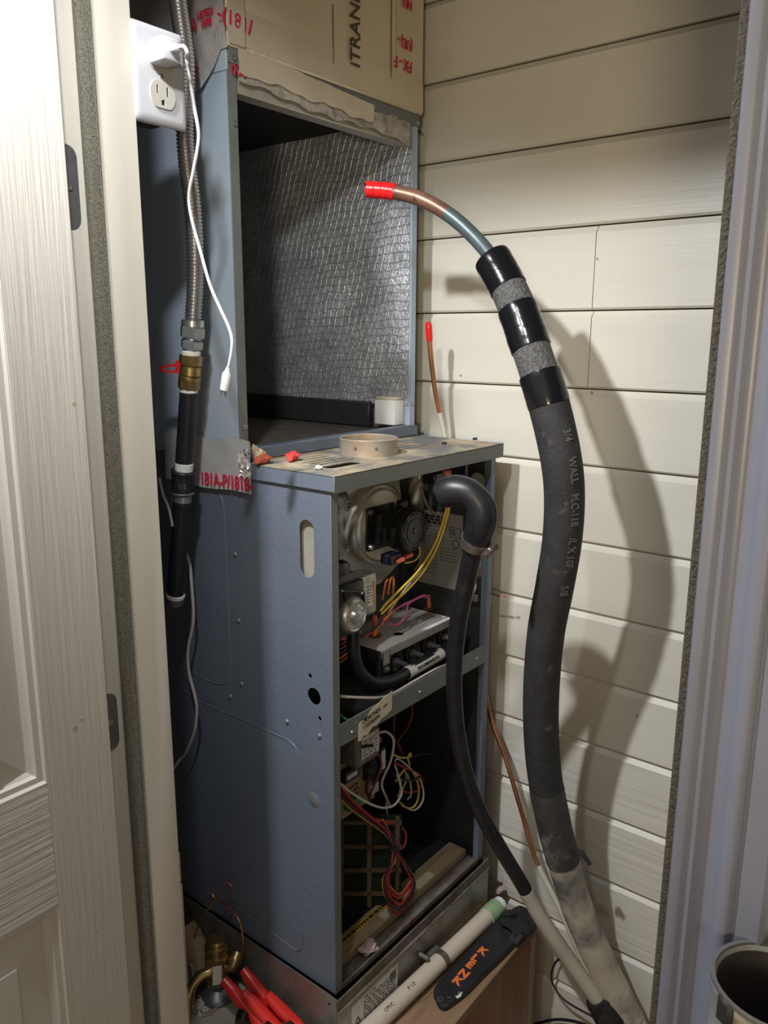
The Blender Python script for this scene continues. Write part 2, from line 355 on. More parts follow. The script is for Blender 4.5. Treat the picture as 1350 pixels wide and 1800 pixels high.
# siding wall: every board is a piece of its own
zl = [1.905, 1.77, 1.633, 1.4955, 1.356, 1.219, 1.080, .947, .812, .672, .542, .415, .286, .150, .015, -.124, -.26, -.395, -.50]
b = B(); box(b, XS+.012, XS+.05, YF, YB, FLOOR, CEIL)
wr = tag(obj('wall_right', b, K['gap']), 'cream painted horizontal board siding behind the furnace', kind='structure')
def board(y0, y1, z0, z1, mt):
    bm = B(); t, c = .012, .0095            # wide eased top edge, small one below
    prof = [(XS+.016, z0+.0012), (XS+.004, z0+.0012), (XS, z0+.0045), (XS, z1-t), (XS+c, z1-.0012), (XS+.016, z1-.0012)]
    a = [bm.verts.new((x, y0, z)) for x, z in prof]; d = [bm.verts.new((x, y1, z)) for x, z in prof]
    n = len(prof)
    for i in range(n): bm.faces.new((a[i], a[(i+1) % n], d[(i+1) % n], d[i]))
    bm.faces.new(a); bm.faces.new(d[::-1]); return obj('siding_board', bm, mt, wr, 20)
for i in range(len(zl)-1):
    z1, z0 = zl[i], zl[i+1]; mt = K['siding2'] if z0 in (.150, .015, -.124, 1.219) else K['siding']
    if z0 in (1.080, .947):
        board(YF, -.1386, z0, z1, mt); board(-.1372, YB, z0, z1, mt)
    else: board(YF, YB, z0, z1, mt)
# nail heads on the siding
for px, py in ((810,660), (1050,455), (1040,690), (880,560), (1120,1258), (945,742)):
    p = A(px, py, x=XS); b = B(); cyl(b, p+V(-.0012,0,0), X_, .0022, .0015, 8); obj('nail_head', b, K['lath'], wr)
# doorway wall, three pieces
b = B(); box(b, XO, XI, JY+.02, YB, FLOOR, CEIL); tag(obj('wall_left', b, K['hallwall']), 'wall beside the doorway, left of the furnace', kind='structure')
b = B(); box(b, XO, XI, YF, -.625, FLOOR, CEIL); tag(obj('wall_near', b, K['hallwall']), 'wall on the latch side of the doorway', kind='structure')
b = B(); box(b, XO, XI, -.625, JY+.02, HZ+.02, CEIL); tag(obj('wall_above_door', b, K['hallwall']), 'wall over the doorway', kind='structure')
# ---- left jamb: board, stop, foam strip, hinge leaves
b = B(); box(b, XO, XI, JY, JY+.02, FLOOR, HZ+.02, .001)
j = tag(obj('trim_1', b, K['jamb']), 'cream hinge-side door jamb with grey foam strip', kind='structure')
b = B(); box(b, -.272, XI, JY-.007, JY, FLOOR, HZ, .002, 2); obj('door_stop', b, K['jamb'], j)
b = B(); box(b, -.2755, -.2735, JY-.0085, JY, FLOOR, HZ, .0006); box(b, -.2725, -.2715, JY-.0085, JY-.005, FLOOR, HZ); obj('stop_bead', b, K['jamb'], j)
b = B(); box(b, -.2935, -.2755, JY-.0125, JY-.0005, FLOOR, HZ, .004, 3); obj('foam_weather_strip', b, K['foam_strip'], j)
for zc, h in ((1.188, .085), (.573, .075), (-.2, .085)):
    b = B(); sheet(b, rrect(XO, -.299, zc-h/2, zc+h/2, .012), [], (0, JY+.0002, 0), X_, Z_, -Y_, .0012)
    hl = obj('hinge_leaf', b, K['hinge'], j)
    for dx, dz in ((-.310, 0), (-.322, .026), (-.322, -.026)):
        b = B(); lathe(b, [(0,.0006),(.0012,.0006),(.0016,.0016),(.0036,.0016),(.004,.0008),(.004,0),(0,0)], (dx, JY-.0008, zc+dz), -Y_, 12); obj('screw', b, K['bolt'], hl)
# ragged lath and shim ends at the closet side of the jamb
for pts, mt in (([(1.43,.95,.006)], 'lath'), ([(.95,.60,.0075)], 'lath'), ([(.60,.34,.009)], 'lath'), ([(.34,.29,.011)], 'card'), ([(.29,.12,.012)], 'lath'), ([(.12,-.06,.012)], 'card'), ([(-.06,-.3,.011)], 'lath')):
    z1, z0, t = pts[0]; b = B(); box(b, XI, XI+t, JY+.006, JY+.03, z0+.002, z1-.002, .001); obj('lath_end', b, K[mt], j)
# ---- right jamb, stop with pile strip, casing
b = B(); box(b, XO, XI, -.625, -.605, FLOOR, HZ+.02, .001)
j2 = tag(obj('trim_2', b, K['jamb']), 'cream latch-side door jamb with brown pile strip', kind='structure')
b = B(); box(b, -.272, XI, -.605, -.592, FLOOR, HZ, .002); obj('door_stop', b, K['jamb'], j2)
b = B(); box(b, -.294, -.273, -.6045, -.5805, FLOOR, HZ, .005, 3); obj('pile_weather_strip', b, K['pile'], j2)
def casing(name, prof, label, axis='z', lo=FLOOR, hi=HZ+.07):
    bm = B(); n = len(prof)
    a = [bm.verts.new((x, y, lo)) for y, x in prof]; d = [bm.verts.new((x, y, hi)) for y, x in prof]
    for i in range(n): bm.faces.new((a[i], a[(i+1) % n], d[(i+1) % n], d[i]))
    bm.faces.new(a); bm.faces.new(d[::-1]); return tag(obj(name, bm, K['casing'], None, 40), label, kind='structure')
cp = [(0,0),(0,.009),(.0015,.0115),(.0065,.0115),(.008,.0105),(.0095,.0092),(.013,.0092),(.015,.0075),(.0165,.0060),(.019,.0052),(.023,.0056),(.027,.0085),(.029,.0125),(.032,.0155),(.036,.0165),(.0385,.0155),(.040,.013),(.0415,.0130),(.0425,.0150),(.055,.0155),(.0575,.0135),(.0585,0)]
casing('trim_3', [(-.6015-u, XO-v) for u, v in cp], 'pale moulded door casing at the near side of the doorway')
casing('trim_4', [(JY-.003+u, XO-v) for u, v in cp][::-1], 'moulded door casing hidden behind the open door')
# ---- head jamb
b = B(); box(b, XO, XI, -.625, JY+.02, HZ, HZ+.02, .001)
j3 = tag(obj('trim_5', b, K['jamb']), 'head jamb above the doorway', kind='structure')
b = B(); box(b, -.272, XI, -.605, JY, HZ-.012, HZ, .001); obj('door_stop', b, K['jamb'], j3)
b = B(); box(b, XO-.016, XO, -.66, JY+.056, HZ-.003, HZ+.055, .003); tag(obj('trim_6', b, K['casing']), 'head casing above the doorway', kind='structure')

# ================================================================== OPEN DOOR
DY = .048; DX = -.3328; ST = .0803; RZ0, RZ1 = FLOOR+.012, HZ-.006
door = tag(empty('door_1', V(DX, DY, RZ0)), 'cream panelled door standing open, its hinge edge at the left jamb', kind='structure')
XL = DX-.66
def pbox(name, x0, x1, z0, z1, mt):
    bm = B(); box(bm, x0, x1, DY, DY+.034, z0, z1); return obj(name, bm, mt, door)
xa, xm0, xm1, xb = DX-ST, DX-ST-.195, DX-ST-.195-.095, XL+ST
rows = [(RZ0+.20, .4005), (.5535, 1.13), (1.225, HZ-.12)]
b = B(); box(b, xa, DX, DY, DY+.034, RZ0, RZ1, .0012); obj('stile', b, K['doorv'], door)
b = B(); box(b, XL, xb, DY, DY+.034, RZ0, RZ1, .0012); obj('stile', b, K['doorv'], door)
rails = [(RZ0, rows[0][0]), (rows[0][1], rows[1][0]), (rows[1][1], rows[2][0]), (rows[2][1], RZ1)]
for z0, z1 in rails: pbox('rail', xb, xa, z0, z1, K['doorh'])
for z0, z1 in rows: pbox('mullion', xm1, xm0, z0, z1, K['doorv'])
def panel(x0, x1, z0, z1):
    bm = B(); steps = [(0, 0), (.0025, .0035), (.009, .0035), (.0115, .0075), (.0165, .0105), (.019, .0105), (.052, .0045), (.053, .0030), (.054, .0030)]
    prev = None
    for ins, d in steps:
        r = [bm.verts.new((x, DY+d, z)) for x, z in ((x0+ins, z0+ins), (x1-ins, z0+ins), (x1-ins, z1-ins), (x0+ins, z1-ins))]
        if prev:
            for k in range(4): bm.faces.new((prev[k], prev[(k+1) % 4], r[(k+1) % 4], r[k]))
        else: first = r
        prev = r
    bm.faces.new(prev)
    bk = [bm.verts.new((v.co.x, DY+.030, v.co.z)) for v in first]
    for k in range(4): bm.faces.new((first[k], first[(k+1) % 4], bk[(k+1) % 4], bk[k]))
    bm.faces.new(bk); obj('door_panel', bm, K['doorp'], door, 12)
for z0, z1 in rows: panel(xm0, xa, z0, z1); panel(xb, xm1, z0, z1)
for px, py, r in ((131,1279,.0028), (143,1264,.0014), (170,1635,.0012), (129,708,.0020)):     # small chips in the paint
    p = A(px, py, y=DY); b = B(); lathe(b, [(0,.0004),(r,.0003),(r,0),(0,0)], p, -Y_, 9); obj('paint_chip', b, K['lath'], door)

# ================================================================== PLATFORM the furnace stands on
PZ = -.1
b = B(); box(b, -.20, .452, -.127, .78, PZ-.018, PZ, .0015); pl = tag(obj('furnace_platform', b, K['ply']), 'plywood platform under the furnace, dusty top', 'platform')
b = B(); box(b, -.19, .447, -.1255, -.108, FLOOR, PZ-.018); obj('front_board', b, K['plyface'], pl)
b = B(); box(b, .432, .4505, -.1265, -.108, FLOOR, PZ-.0175, .001); obj('edge_batten', b, K['lath'], pl)
b = B(); box(b, -.20, -.182, -.108, .77, FLOOR, PZ-.018); obj('side_board', b, K['plyface'], pl)
b = B(); box(b, .43, .447, -.108, .77, FLOOR, PZ-.018); obj('side_board', b, K['plyface'], pl)
b = B(); box(b, -.199, -.012, .02, .42, PZ, PZ+.004, .001); obj('pale_top_board', b, K['palewood'], pl)
# ================================================================== FURNACE
FW, FD, FH = .4445, .711, .848
# galvanised return-air base under it
pan = thing('return_air_base', 'galvanised sheet metal base box directly under the furnace', 'duct base', (FW/2, .35, PZ))
b = B(); box(b, -.010, -.008, -.012, .74, PZ, .003); obj('side_panel', b, K['galv'], pan)
b = B(); box(b, -.010, FW+.006, -.013, -.0115, PZ, -.022); obj('front_panel', b, K['galv'], pan)
b = B(); box(b, FW+.004, FW+.006, -.012, .74, PZ, 0); obj('side_panel', b, K['galv'], pan)
b = B(); box(b, -.011, FW+.007, -.017, -.0125, -.022, -.0195, .0006); box(b, -.011, FW+.007, -.0135, -.011, -.0215, .001); obj('front_hem', b, K['galv2'], pan)
b = B(); box(b, -.0105, -.0085, .0, .74, .0025, .0045); obj('top_hem', b, K['bolt'], pan)
q0, q1, q2 = A(618,1790,y=-.0135), A(618,1757,y=-.0135), A(699,1681,y=-.0135)
lb = B(); box(lb, q1.x, q2.x, -.0138, -.013, -.094, -.034); lbl = obj('paper_label', lb, K['whitelabel'], pan)
rn = random.Random(3)
b = B(); lines(b, V(q1.x+.030, -.0140, -.048), X_, Z_, .085, 7, .0062, .0028, rn); lines(b, V(q1.x+.032, -.0140, -.040), X_, Z_, .03, 1, .005, .003, rn); obj('fine_print', b, K['greyink'], lbl)
b = B()
for k in range(14): box(b, q2.x-.022+k*.0013, q2.x-.022+k*.0013+rn.choice((.0004,.0008)), -.0141, -.0137, -.062, -.042)
obj('printed_barcode', b, K['greyink'], lbl, kind='stuff'); b = B(); sheet(b, [(0,0),(.018,0),(.009,.017)], [[(.005,.003),(.013,.003),(.009,.0105)]], V(q1.x+.006, -.0138, -.078), X_, Z_, -Y_, .0003); obj('printed_triangle', b, K['greyink'], lbl)
b = B(); cyl(b, (-.0110, .004, -.012), X_, .0024, .003, 10); obj('rivet_hole', b, K['black'], pan)

F = thing('furnace', 'blue-grey gas furnace with its front doors off, wiring exposed', 'furnace', (FW/2, FD/2, 0))
# ---- left side with slot and holes
def yz(px, py): p = A(px, py, x=0.); return (p.y, p.z)
c = yz(539.5, 965); top = yz(539, 914)[1]; bot = yz(540, 1016)[1]; wid = yz(527,965)[0]-yz(552,965)[0]
holes = [slot(c[0], c[1], wid, top-bot), circ(*yz(552,1224), .0135), circ(*yz(545,1188), .0038), circ(*yz(562,1263), .0038)]
b = B(); sheet(b, [(0,0),(FD,0),(FD,FH-.003),(0,FH-.003)], holes, (0,0,0), Y_, Z_, X_, .0016)
ls = obj('side_panel', b, K['cabinet'], F, 20)
for px, py in ((414,974), (420,1091), (425,1202), (405,1224), (505,1268), (562,1293)):
    y, z = yz(px, py); b = B(); lathe(b, [(0,.0034),(.002,.0031),(.0036,.0018),(.0042,0)], (0, y, z), -X_, 12); obj('rivet', b, K['bluebolt'], ls)
y, z = yz(552,1406); b = B(); lathe(b, [(0,.0006),(.0115,.0008),(.0122,.0004),(.0122,-.0003)], (0, y, z), -X_, 24); obj('knockout', b, K['cabinet_in'], ls)
def bead(pix, r=.0010):
    pts = [V(-.0002, *yz(*p)) for p in pix]; b = B(); tube(b, pts, r, 6, sub=5); obj('stamped_bead', b, K['cabinet'], ls)
bead([(300,1190),(345,1229),(420,1262),(480,1289),(505,1300),(520,1314),(527,1332)])
bead([(330,856),(365,862),(384,868),(393,890),(397,960),(402,1080),(405,1185),(396,1202),(370,1198),(340,1184),(310,1168)])
bead([(372,1563),(430,1605),(480,1641),(515,1667),(525,1670),(532,1660),(534,1615)])
# ---- right side, flanges
def yzr(px, py): p = A(px, py, x=.4425); return (p.y, p.z)
h2 = []
cu = yzr(838.5, 871); h2.append(slot(cu[0], cu[1], .031, .086)); cu = yzr(838, 1008); h2.append(circ(cu[0], cu[1], .0175))
cu = yzr(820, 828); h2.append(slot(cu[0], cu[1], .006, .028)); cu = yzr(821, 852); h2.append(slot(cu[0], cu[1], .007, .012))
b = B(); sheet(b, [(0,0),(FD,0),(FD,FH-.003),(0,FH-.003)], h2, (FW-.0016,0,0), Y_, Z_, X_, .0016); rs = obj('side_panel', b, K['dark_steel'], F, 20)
b = B(); box(b, 0, .0155, -.0012, .0006, .0, FH-.02, .0004); box(b, .0143, .0155, 0, .012, 0, FH-.02); obj('front_flange', b, K['cabinet_in'], F)
b = B(); box(b, FW-.0155, FW, -.0012, .0006, .0, FH-.02, .0004); box(b, FW-.0155, FW-.0143, 0, .012, 0, FH-.02); obj('front_flange', b, K['cabinet'], F)
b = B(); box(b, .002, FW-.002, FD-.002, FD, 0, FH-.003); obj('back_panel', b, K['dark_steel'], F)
b = B(); box(b, .0165, FW-.0165, .003, FD-.003, .002, .0035); obj('bottom_panel', b, K['dark_steel'], F); b = B(); box(b, .0095, .0105, .03, .175, .55, .82); obj('flue_shroud', b, mat('dull_shroud_steel', (.36,.34,.29), .5, .2, var=.12, vs=20), F)
# ---- top panel: sheet with louvres, oval knockout, flue hole; lip all round
def xy(px, py): p = A(px, py, z=FH); return (p.x, p.y)
fc = xy(648, 797); FR = .0475
h3 = [circ(fc[0], fc[1], FR-.003, 28)]
ov = xy(601, 817); h3.append(slot(ov[0], ov[1], .078, .024))
for k in range(5):
    x0, y0 = .052+.012*0, .045+k*.0185
    h3.append(slot(.095, .072+k*.0165, .085, .0052, 4))
for k in range(4): h3.append(slot(.305, .078+k*.0185, .075, .0050, 4))
LO, LP, LH = .0052, .0132, .0248
b = B(); sheet(b, [(-LO,-LP),(FW+LO,-LP),(FW+LO,FD),(-LO,FD)], h3, (0,0,FH-.0016), X_, Y_, Z_, .0016); tp = obj('top_panel', b, K['cab_top'], F, 20)
b = B(); box(b, -LO, FW+LO, -LP, -LP+.0016, FH-LH, FH-.0003, .0005); obj('front_lip', b, K['cabinet_in'], F)
b = B(); box(b, -LO, -LO+.0016, -LP+.001, FD, FH-LH+.002, FH-.0003, .0005); obj('side_lip', b, K['cabinet'], F)
b = B(); box(b, FW+LO-.0016, FW+LO, -LP+.001, FD, FH-LH+.002, FH-.0003, .0005); obj('side_lip', b, K['cabinet'], F)
b = B(); R = FR
lathe(b, [(R-.0012,-.004),(R,-.004),(R,.024),(R+.0008,.0255),(R-.0006,.027),(R-.0018,.0255),(R-.0016,.018)], (fc[0],fc[1],FH), Z_, 40, close=True); fl = obj('flue_collar', b, K['collar'], F)
for a in (-2.2, -1.3, -2.9): 
    p = V(fc[0]+math.cos(a)*R, fc[1]+math.sin(a)*R, FH+.014); b = B(); lathe(b, [(0,.002),(.0022,.0014),(.0026,0)], p, V(math.cos(a),math.sin(a),0), 10); obj('screw', b, K['hinge'], fl)
b = B(); lathe(b, [(0,-.03),(R-.004,-.03),(R-.002,-.004)], (fc[0],fc[1],FH), Z_, 32); obj('flue_outlet', b, K['collar'], F)
for px, py in ((781,781), (835,773), (741,764)):
    p = A(px, py, z=FH); b = B(); lathe(b, [(0,.004),(.003,.004),(.0042,.003),(.0042,.001),(.0055,0)], p, Z_, 6); obj('screw', b, K['blkmatte'], tp)
# ---- vestibule
VY = .19
b = B(); box(b, .002, FW-.002, VY, VY+.0015, .432, FH-.004); vp = obj('vestibule_panel', b, K['vest'], F)
b = B(); box(b, .4085, .4105, VY-.006, VY, .50, .80); obj('panel_seam', b, K['dark_steel'], vp)
b = B(); box(b, .0165, FW-.0165, .002, FD-.004, .428, .4295); dk = obj('blower_deck', b, K['dark_steel'], F)
b = B(); box(b, .0165, FW-.0165, -.0005, .0010, .4295, .4665, .0003); box(b, .0165, FW-.0165, 0, .014, .4295, .431); rail = obj('deck_rail', b, K['cabinet_in'], F)
for px, py in ((619,1287), (738,1216), (800,1190), (838,1157)):
    p = A(px, py, y=-.0005); b = B(); lathe(b, [(0,.0018),(.0022,.0012),(.0028,0)], (p.x, -.0005, p.z), -Y_, 10); obj('rivet', b, K['bolt'], rail)
# torn model label on the rail
lx0, lx1 = .0575, .1415
pts = [(lx0,-.0150),(lx0+.006,-.0165),(lx0+.013,-.0105),(lx0+.022,-.0135),(lx0+.034,-.0045),(lx0+.045,-.0058),(lx0+.058,.0005),(lx0+.07,.0015),(lx1,.0065),(lx1+.0002,.0385),(lx1-.012,.0350),(lx1-.02,.0355),(lx1-.034,.0300),(lx1-.05,.0270),(lx1-.066,.0160),(lx0+.008,.0155),(lx0+.0005,.0130)]
b = B(); sheet(b, [(x, .4370+z) for x, z in pts], [], (0,-.0010,0), X_, Z_, -Y_, .0004); ml = obj('torn_paper_label', b, K['label'], F)
d = V(1,0,.115).normalized(); d2 = V(-.115,0,1).normalized()
text('CMS80704BN', V(lx0+.0315,-.00145,.4530), d, d2, .0115, K['blackink'], ml, squeeze=.70)
text('1103048494', V(lx0+.0315,-.00145,.4420), d, d2, .0115, K['blackink'], ml, squeeze=.74)
b = B(); obox(b, V(lx1-.017,-.0015,.4570), V(1,0,.25).normalized(), V(-.25,0,1).normalized(), Y_, .012, .0022, .0004); obj('printed_dash', b, K['blackink'], ml)
# ---- rating label on the right side, inside
def P_r(px, py): return A(px, py, x=FW-.002)
a0, a1 = P_r(738, 897), P_r(811, 1034)
ry1, ry0, rz1, rz0 = a0.y, a1.y, P_r(760,898).z, P_r(770,1030).z
b = B(); box(b, FW-.0022, FW-.0016, ry0, ry1, rz0, rz1); rl = obj('rating_label', b, K['silverlabel'], F)
b = B(); lines(b, V(FW-.0024, ry1-.004, rz1-.038), -Y_, Z_, .040, 15, .0062, .0022, rn); lines(b, V(FW-.0024, ry1-.050, rz1-.070), -Y_, Z_, .042, 5, .0062, .0022, rn); obj('fine_print', b, K['greyink'], rl)
b = B(); lines(b, V(FW-.0024, ry1-.004, rz1-.010), -Y_, Z_, .06, 3, .0062, .0042, rn); obj('heading_print', b, K['navy'] if 'navy' in K else K['blackink'], rl)
gy, gz = P_r(800,937).y, P_r(800,937).z
b = B(); sheet(b, rrect(gy-.013, gy+.013, gz-.010, gz+.010, .001), [rrect(gy-.012, gy+.012, gz-.009, gz+.009, .001)], (FW-.0021,0,0), Y_, Z_, -X_, .0004); obj('printed_frame', b, K['blackink'], rl)
text('G', V(FW-.0026, gy+.005, gz), -Y_, Z_, .015, K['blackink'], rl)
gy, gz = P_r(801,957).y, P_r(801,957).z
b = B(); sheet(b, circ(gy, gz, .0085, 20), [circ(gy, gz, .0068, 20)], (FW-.0021,0,0), Y_, Z_, -X_, .0004); obj('printed_ring', b, K['blackink'], rl)
# ---- draft inducer
IX, IZ = .300, .700
IN = obj('draft_inducer', sheet(B(), [(.215,.60),(.262,.582),(.33,.575),(.385,.60),(.40,.70),(.385,.785),(.33,.81),(.215,.80)], [], (0, VY-.012, 0), X_, Z_, -Y_, .002), K['alu'], F)
def vol(r0, k=1):     # scroll outline
    out = []
    for i in range(48):
        t = 2*math.pi*i/48; r = r0*(1+.10*max(0, math.cos(t-2.2))); out.append((IX+r*math.cos(t)*k, IZ+r*math.sin(t)*k))
    return out
b = B(); n = 48; prev = None
for s, yy in ((1.0, VY-.014), (1.0, VY-.030), (.97, VY-.036), (.945, VY-.036), (.93, VY-.030), (.91, VY-.030), (.86, VY-.040), (.55, VY-.042)):
    r = [b.verts.new((IX+.006+(x-IX)*s, yy, IZ-.004+(z-IZ)*s)) for x, z in vol(.072)]
    if prev:
        for i in range(n): b.faces.new((prev[i], prev[(i+1) % n], r[(i+1) % n], r[i]))
    prev = r
b.faces.new(prev); obj('volute_housing', b, K['alu'], IN, 30)
b = B(); cx = V(IX-.062, 0, IZ+.075); obox(b, V(IX-.058, VY-.022, IZ+.078), V(.86,0,.5), V(-.5,0,.86), Y_, .05, .022, .016, .004, 2); obj('outlet_neck', b, K['alu'], IN)
b = B(); sheet(b, rrect(IX-.046, IX+.036, IZ-.042, IZ+.038, .006), [], (0, VY-.042, 0), X_, Z_, -Y_, .004); mp = obj('motor_plate', b, K['blkplastic'], IN)
for dx, dz in ((-.038,.030), (-.038,-.034), (.028,.030)):
    b = B(); lathe(b, [(0,.006),(.004,.0055),(.0052,.003),(.0058,0)], (IX+dx, VY-.046, IZ+dz), -Y_, 12); obj('bolt', b, K['bolt'] if dx < 0 else K['blkplastic'], mp)
b = B(); box(b, IX-.030, IX+.026, VY-.079, VY-.044, IZ-.030, IZ+.026, .004, 2); obj('motor_core', b, K['blkplastic'], IN)
MY = VY-.073
b = B(); lathe(b, [(0,0),(.035,0),(.0380,.002),(.0380,.012),(.0395,.013),(.0395,.018),(.0380,.019),(.0380,.038),(.035,.0435),(.0245,.0440),(.0240,.0428),(.0222,.0428),(.0218,.0442),(.0060,.0442),(.0055,.0455),(0,.0455)], (IX, MY, IZ), -Y_, 36); mo = obj('motor_can', b, K['blkplastic'], IN, 30)
b = B(); lathe(b, [(0,.0470),(.003,.0466),(.0048,.0452)], (IX, MY, IZ), -Y_, 14); obj('shaft_end', b, K['hinge'], mo)
for k in range(6):
    b = B(); t0 = k*math.pi/3+.2
    out = [(IX+.0332*math.cos(t0+.75*i/6), IZ+.0332*math.sin(t0+.75*i/6)) for i in range(7)]+[(IX+.0292*math.cos(t0+.75*i/6), IZ+.0292*math.sin(t0+.75*i/6)) for i in range(6,-1,-1)]
    sheet(b, out, [], (0, MY-.0435, 0), X_, Z_, -Y_, .0006); obj('vent_slot', b, K['black'], mo)
for dx, dz in ((.004,.044), (.016,-.042)):
    b = B(); obox(b, V(IX+dx, MY-.012, IZ+dz), X_, Z_, Y_, .020, .014, .014, .002); obj('motor_lug', b, K['blkplastic'], IN)
b = B(); box(b, IX-.060, IX-.052, VY-.0155, VY-.0145, .75, .79); 
b.free()
p = A(616, 893, y=VY-.0142); b = B(); box(b, p.x-.013, p.x+.013, VY-.0150, VY-.0140, p.z-.0135, p.z+.0135); il = obj('paper_label', b, K['whitelabel'], IN)
b = B(); lines(b, V(p.x-.0105, VY-.0152, p.z+.009), X_, Z_, .021, 4, .0058, .0030, rn); obj('fine_print', b, K['greyink'], il)
p = A(612, 960, y=VY-.0142); b = B(); box(b, p.x-.005, p.x+.006, VY-.0150, VY-.0140, p.z-.010, p.z+.010); obj('paper_tag', b, K['label'], IN)
# pressure switch plug with two orange connectors
p = A(687, 981, y=.10); b = B(); obox(b, p, X_, Y_, Z_, .030, .024, .018, .0015); obj('connector_block', b, K['w_navy'], F)
for px, py, yy in ((703, 985, .085), (718, 977, .095)):
    p = A(px, py, y=yy); b = B(); obox(b, p, V(.85,-.4,.25).normalized(), V(.4,.85,0).normalized(), V(-.2,.1,.97).normalized(), .017, .009, .007, .0012); obj('spade_connector', b, K['w_plug'], F)
# ---- gas valve
GY = .052
gv = A(616, 1081, y=GY); GX, GZ = gv.x, gv.z
G = obj('gas_valve', box(B(), GX-.030, GX+.034, GY, GY+.014, GZ-.032, GZ+.052, .003, 2), K['blkplastic'], F)
def rib(p0, p1, w=.003): 
    bm = B(); tube(bm, [V(GX+p0[0], GY, GZ+p0[1]), V(GX+p1[0], GY, GZ+p1[1])], w, 8); obj('valve_rib', bm, K['blkplastic'], G)
for q in (((-.02,.045),(.03,.030)), ((.03,.030),(.0,.022)), ((-.012,.024),(-.018,.048)), ((.030,.012),(.010,.026)), ((.031,.03),(.031,-.02))): rib(*q)
b = B(); lathe(b, [(.031,-.006),(.031,.002),(.029,.008),(.0245,.0125),(.0235,.0125),(.0215,.0105),(.0130,.0105),(.0118,.0125),(.0102,.0165),(.006,.0190),(0,.0195)], (GX, GY, GZ), -Y_, 40); rc = obj('regulator_cap', b, K['disc'], G, 30)
for k in range(11):
    if k in (5, 10): continue
    t = math.radians(60-k*30); b = B(); obox(b, V(GX+.0178*math.cos(t), GY-.0108, GZ+.0178*math.sin(t)), V(-math.sin(t),0,math.cos(t)), V(math.cos(t),0,math.sin(t)), Y_, .0045, .0042, .0005); obj('embossed_mark', b, K['whitelabel'], rc)
for dx, dz in ((.026,.030), (.030,-.006), (.020,-.034), (-.022,.046)):
    b = B(); lathe(b, [(0,.004),(.002,.004),(.0028,.003),(.0034,0)], (GX+dx, GY, GZ+dz), -Y_, 10); obj('screw', b, K['bolt'], G)
b = B(); box(b, GX+.020, GX+.052, GY+.010, GY+.060, GZ-.030, GZ+.050, .003, 2); gb = obj('valve_body', b, K['valve'], G)
b = B(); box(b, GX+.050, GX+.088, GY+.016, GY+.055, GZ-.024, GZ+.048, .006, 3); gc = obj('coil_cover', b, K['valve'], G)
b = B(); box(b, GX+.038, GX+.0505, GY+.0090, GY+.0102, GZ-.012, GZ+.040); l1 = obj('paper_label', b, K['whitelabel'], gb)
b = B(); lines(b, V(GX+.0400, GY+.0088, GZ+.012), X_, Z_, .009, 5, .0045, .0014, rn); obj('fine_print', b, K['greyink'], gb)
b = B(); box(b, GX+.056, GX+.078, GY+.0150, GY+.0162, GZ-.006, GZ+.034); l2 = obj('paper_label', b, K['whitelabel'], gc)
b = B(); lines(b, V(GX+.0585, GY+.0148, GZ+.028), X_, Z_, .014, 6, .0055, .0018, rn); obj('fine_print', b, K['greyink'], gc)
b = B(); box(b, GX+.074, GX+.078, GY+.0145, GY+.0152, GZ-.006, GZ+.034); obj('label_stripe', b, K['w_orange'], gc)
b = B(); box(b, GX-.020, GX+.022, GY+.008, GY+.050, GZ+.046, GZ+.066, .003); lathe(b, [(.012,.0),(.0205,0),(.0205,.012),(.0175,.016),(.012,.016),(.012,0)], V(GX, GY+.028, GZ+.066), Z_, 8); obj('inlet_hub', b, K['hinge'], G)
# ---- burner box shelf, burners, manifold
SX0, SX1, SY0, SZ = .212, .432, .078, .500
b = B(); sheet(b, [(SX0,SY0),(SX1,SY0),(SX1,VY),(SX0,VY)], [circ(.300,.108,.010,14)], (0,0,SZ-.0015), X_, Y_, Z_, .0015); sh = obj('burner_shelf', b, mat('dusty_shelf_steel', (.66,.65,.62), .5, .1, var=.12, vs=20, spots=[((.34,.24,.15), 7, .54, .70), ((.16,.12,.08), 60, .66, .72)]), F)
b = B(); box(b, SX0, SX1, SY0-.0015, SY0, SZ-.014, SZ); obj('shelf_lip', b, K['valve'], sh)
b = B(); box(b, SX0-.0015, SX0, SY0, VY, .432, SZ); obj('burner_box_side', b, K['dark_steel'], F)
b = B(); box(b, SX0, SX0+.022, SY0-.0035, SY0-.0015, .440, SZ-.004, .0005); br = obj('manifold_bracket', b, K['blkmatte'], F)
b = B(); box(b, SX0+.002, SX0+.019, SY0-.0042, SY0-.0034, .474, SZ-.004); obj('bracket_tab', b, K['valve'], br)
for dz in (.464, .436):
    b = B(); lathe(b, [(0,.006),(.003,.006),(.0045,.005),(.0045,.002),(.007,.0015),(.007,0)], (SX0+.011, SY0-.0035, dz), -Y_, 6); obj('bolt', b, K['bolt'], br)
for k in range(4):
    x = .262+k*.052
    b = B(); lathe(b, [(.019,0),(.0205,.001),(.0175,.006),(.0130,.018),(.0115,.030),(.0115,.085),(.017,.108)], (x, SY0+.004, .466), Y_, 22); bu = obj('burner', b, K['vest'], F)
    b = B(); lathe(b, [(0,0),(.005,0),(.005,.022),(.008,.022),(.008,.030),(0,.030)], (x, SY0-.020, .464), Y_, 8); obj('orifice', b, K['hinge'], bu)
MYm = .050
mpts = [A(622,1108,y=.058), A(621,1130,y=.057), A(623,1155,y=.055), A(632,1180,y=.052), A(652,1199,y=.048), A(675,1201,y=.046), A(700,1192,y=.046), A(740,1167,y=.048), A(790,1139,y=.050), A(840,1109,y=.050)]
b = B(); tube(b, mpts, .0108, 16, sub=6); mf = obj('manifold_pipe', b, K['blkpipe'], F)
s0, s1 = A(714,1184,y=.0465), A(774,1149,y=.049)
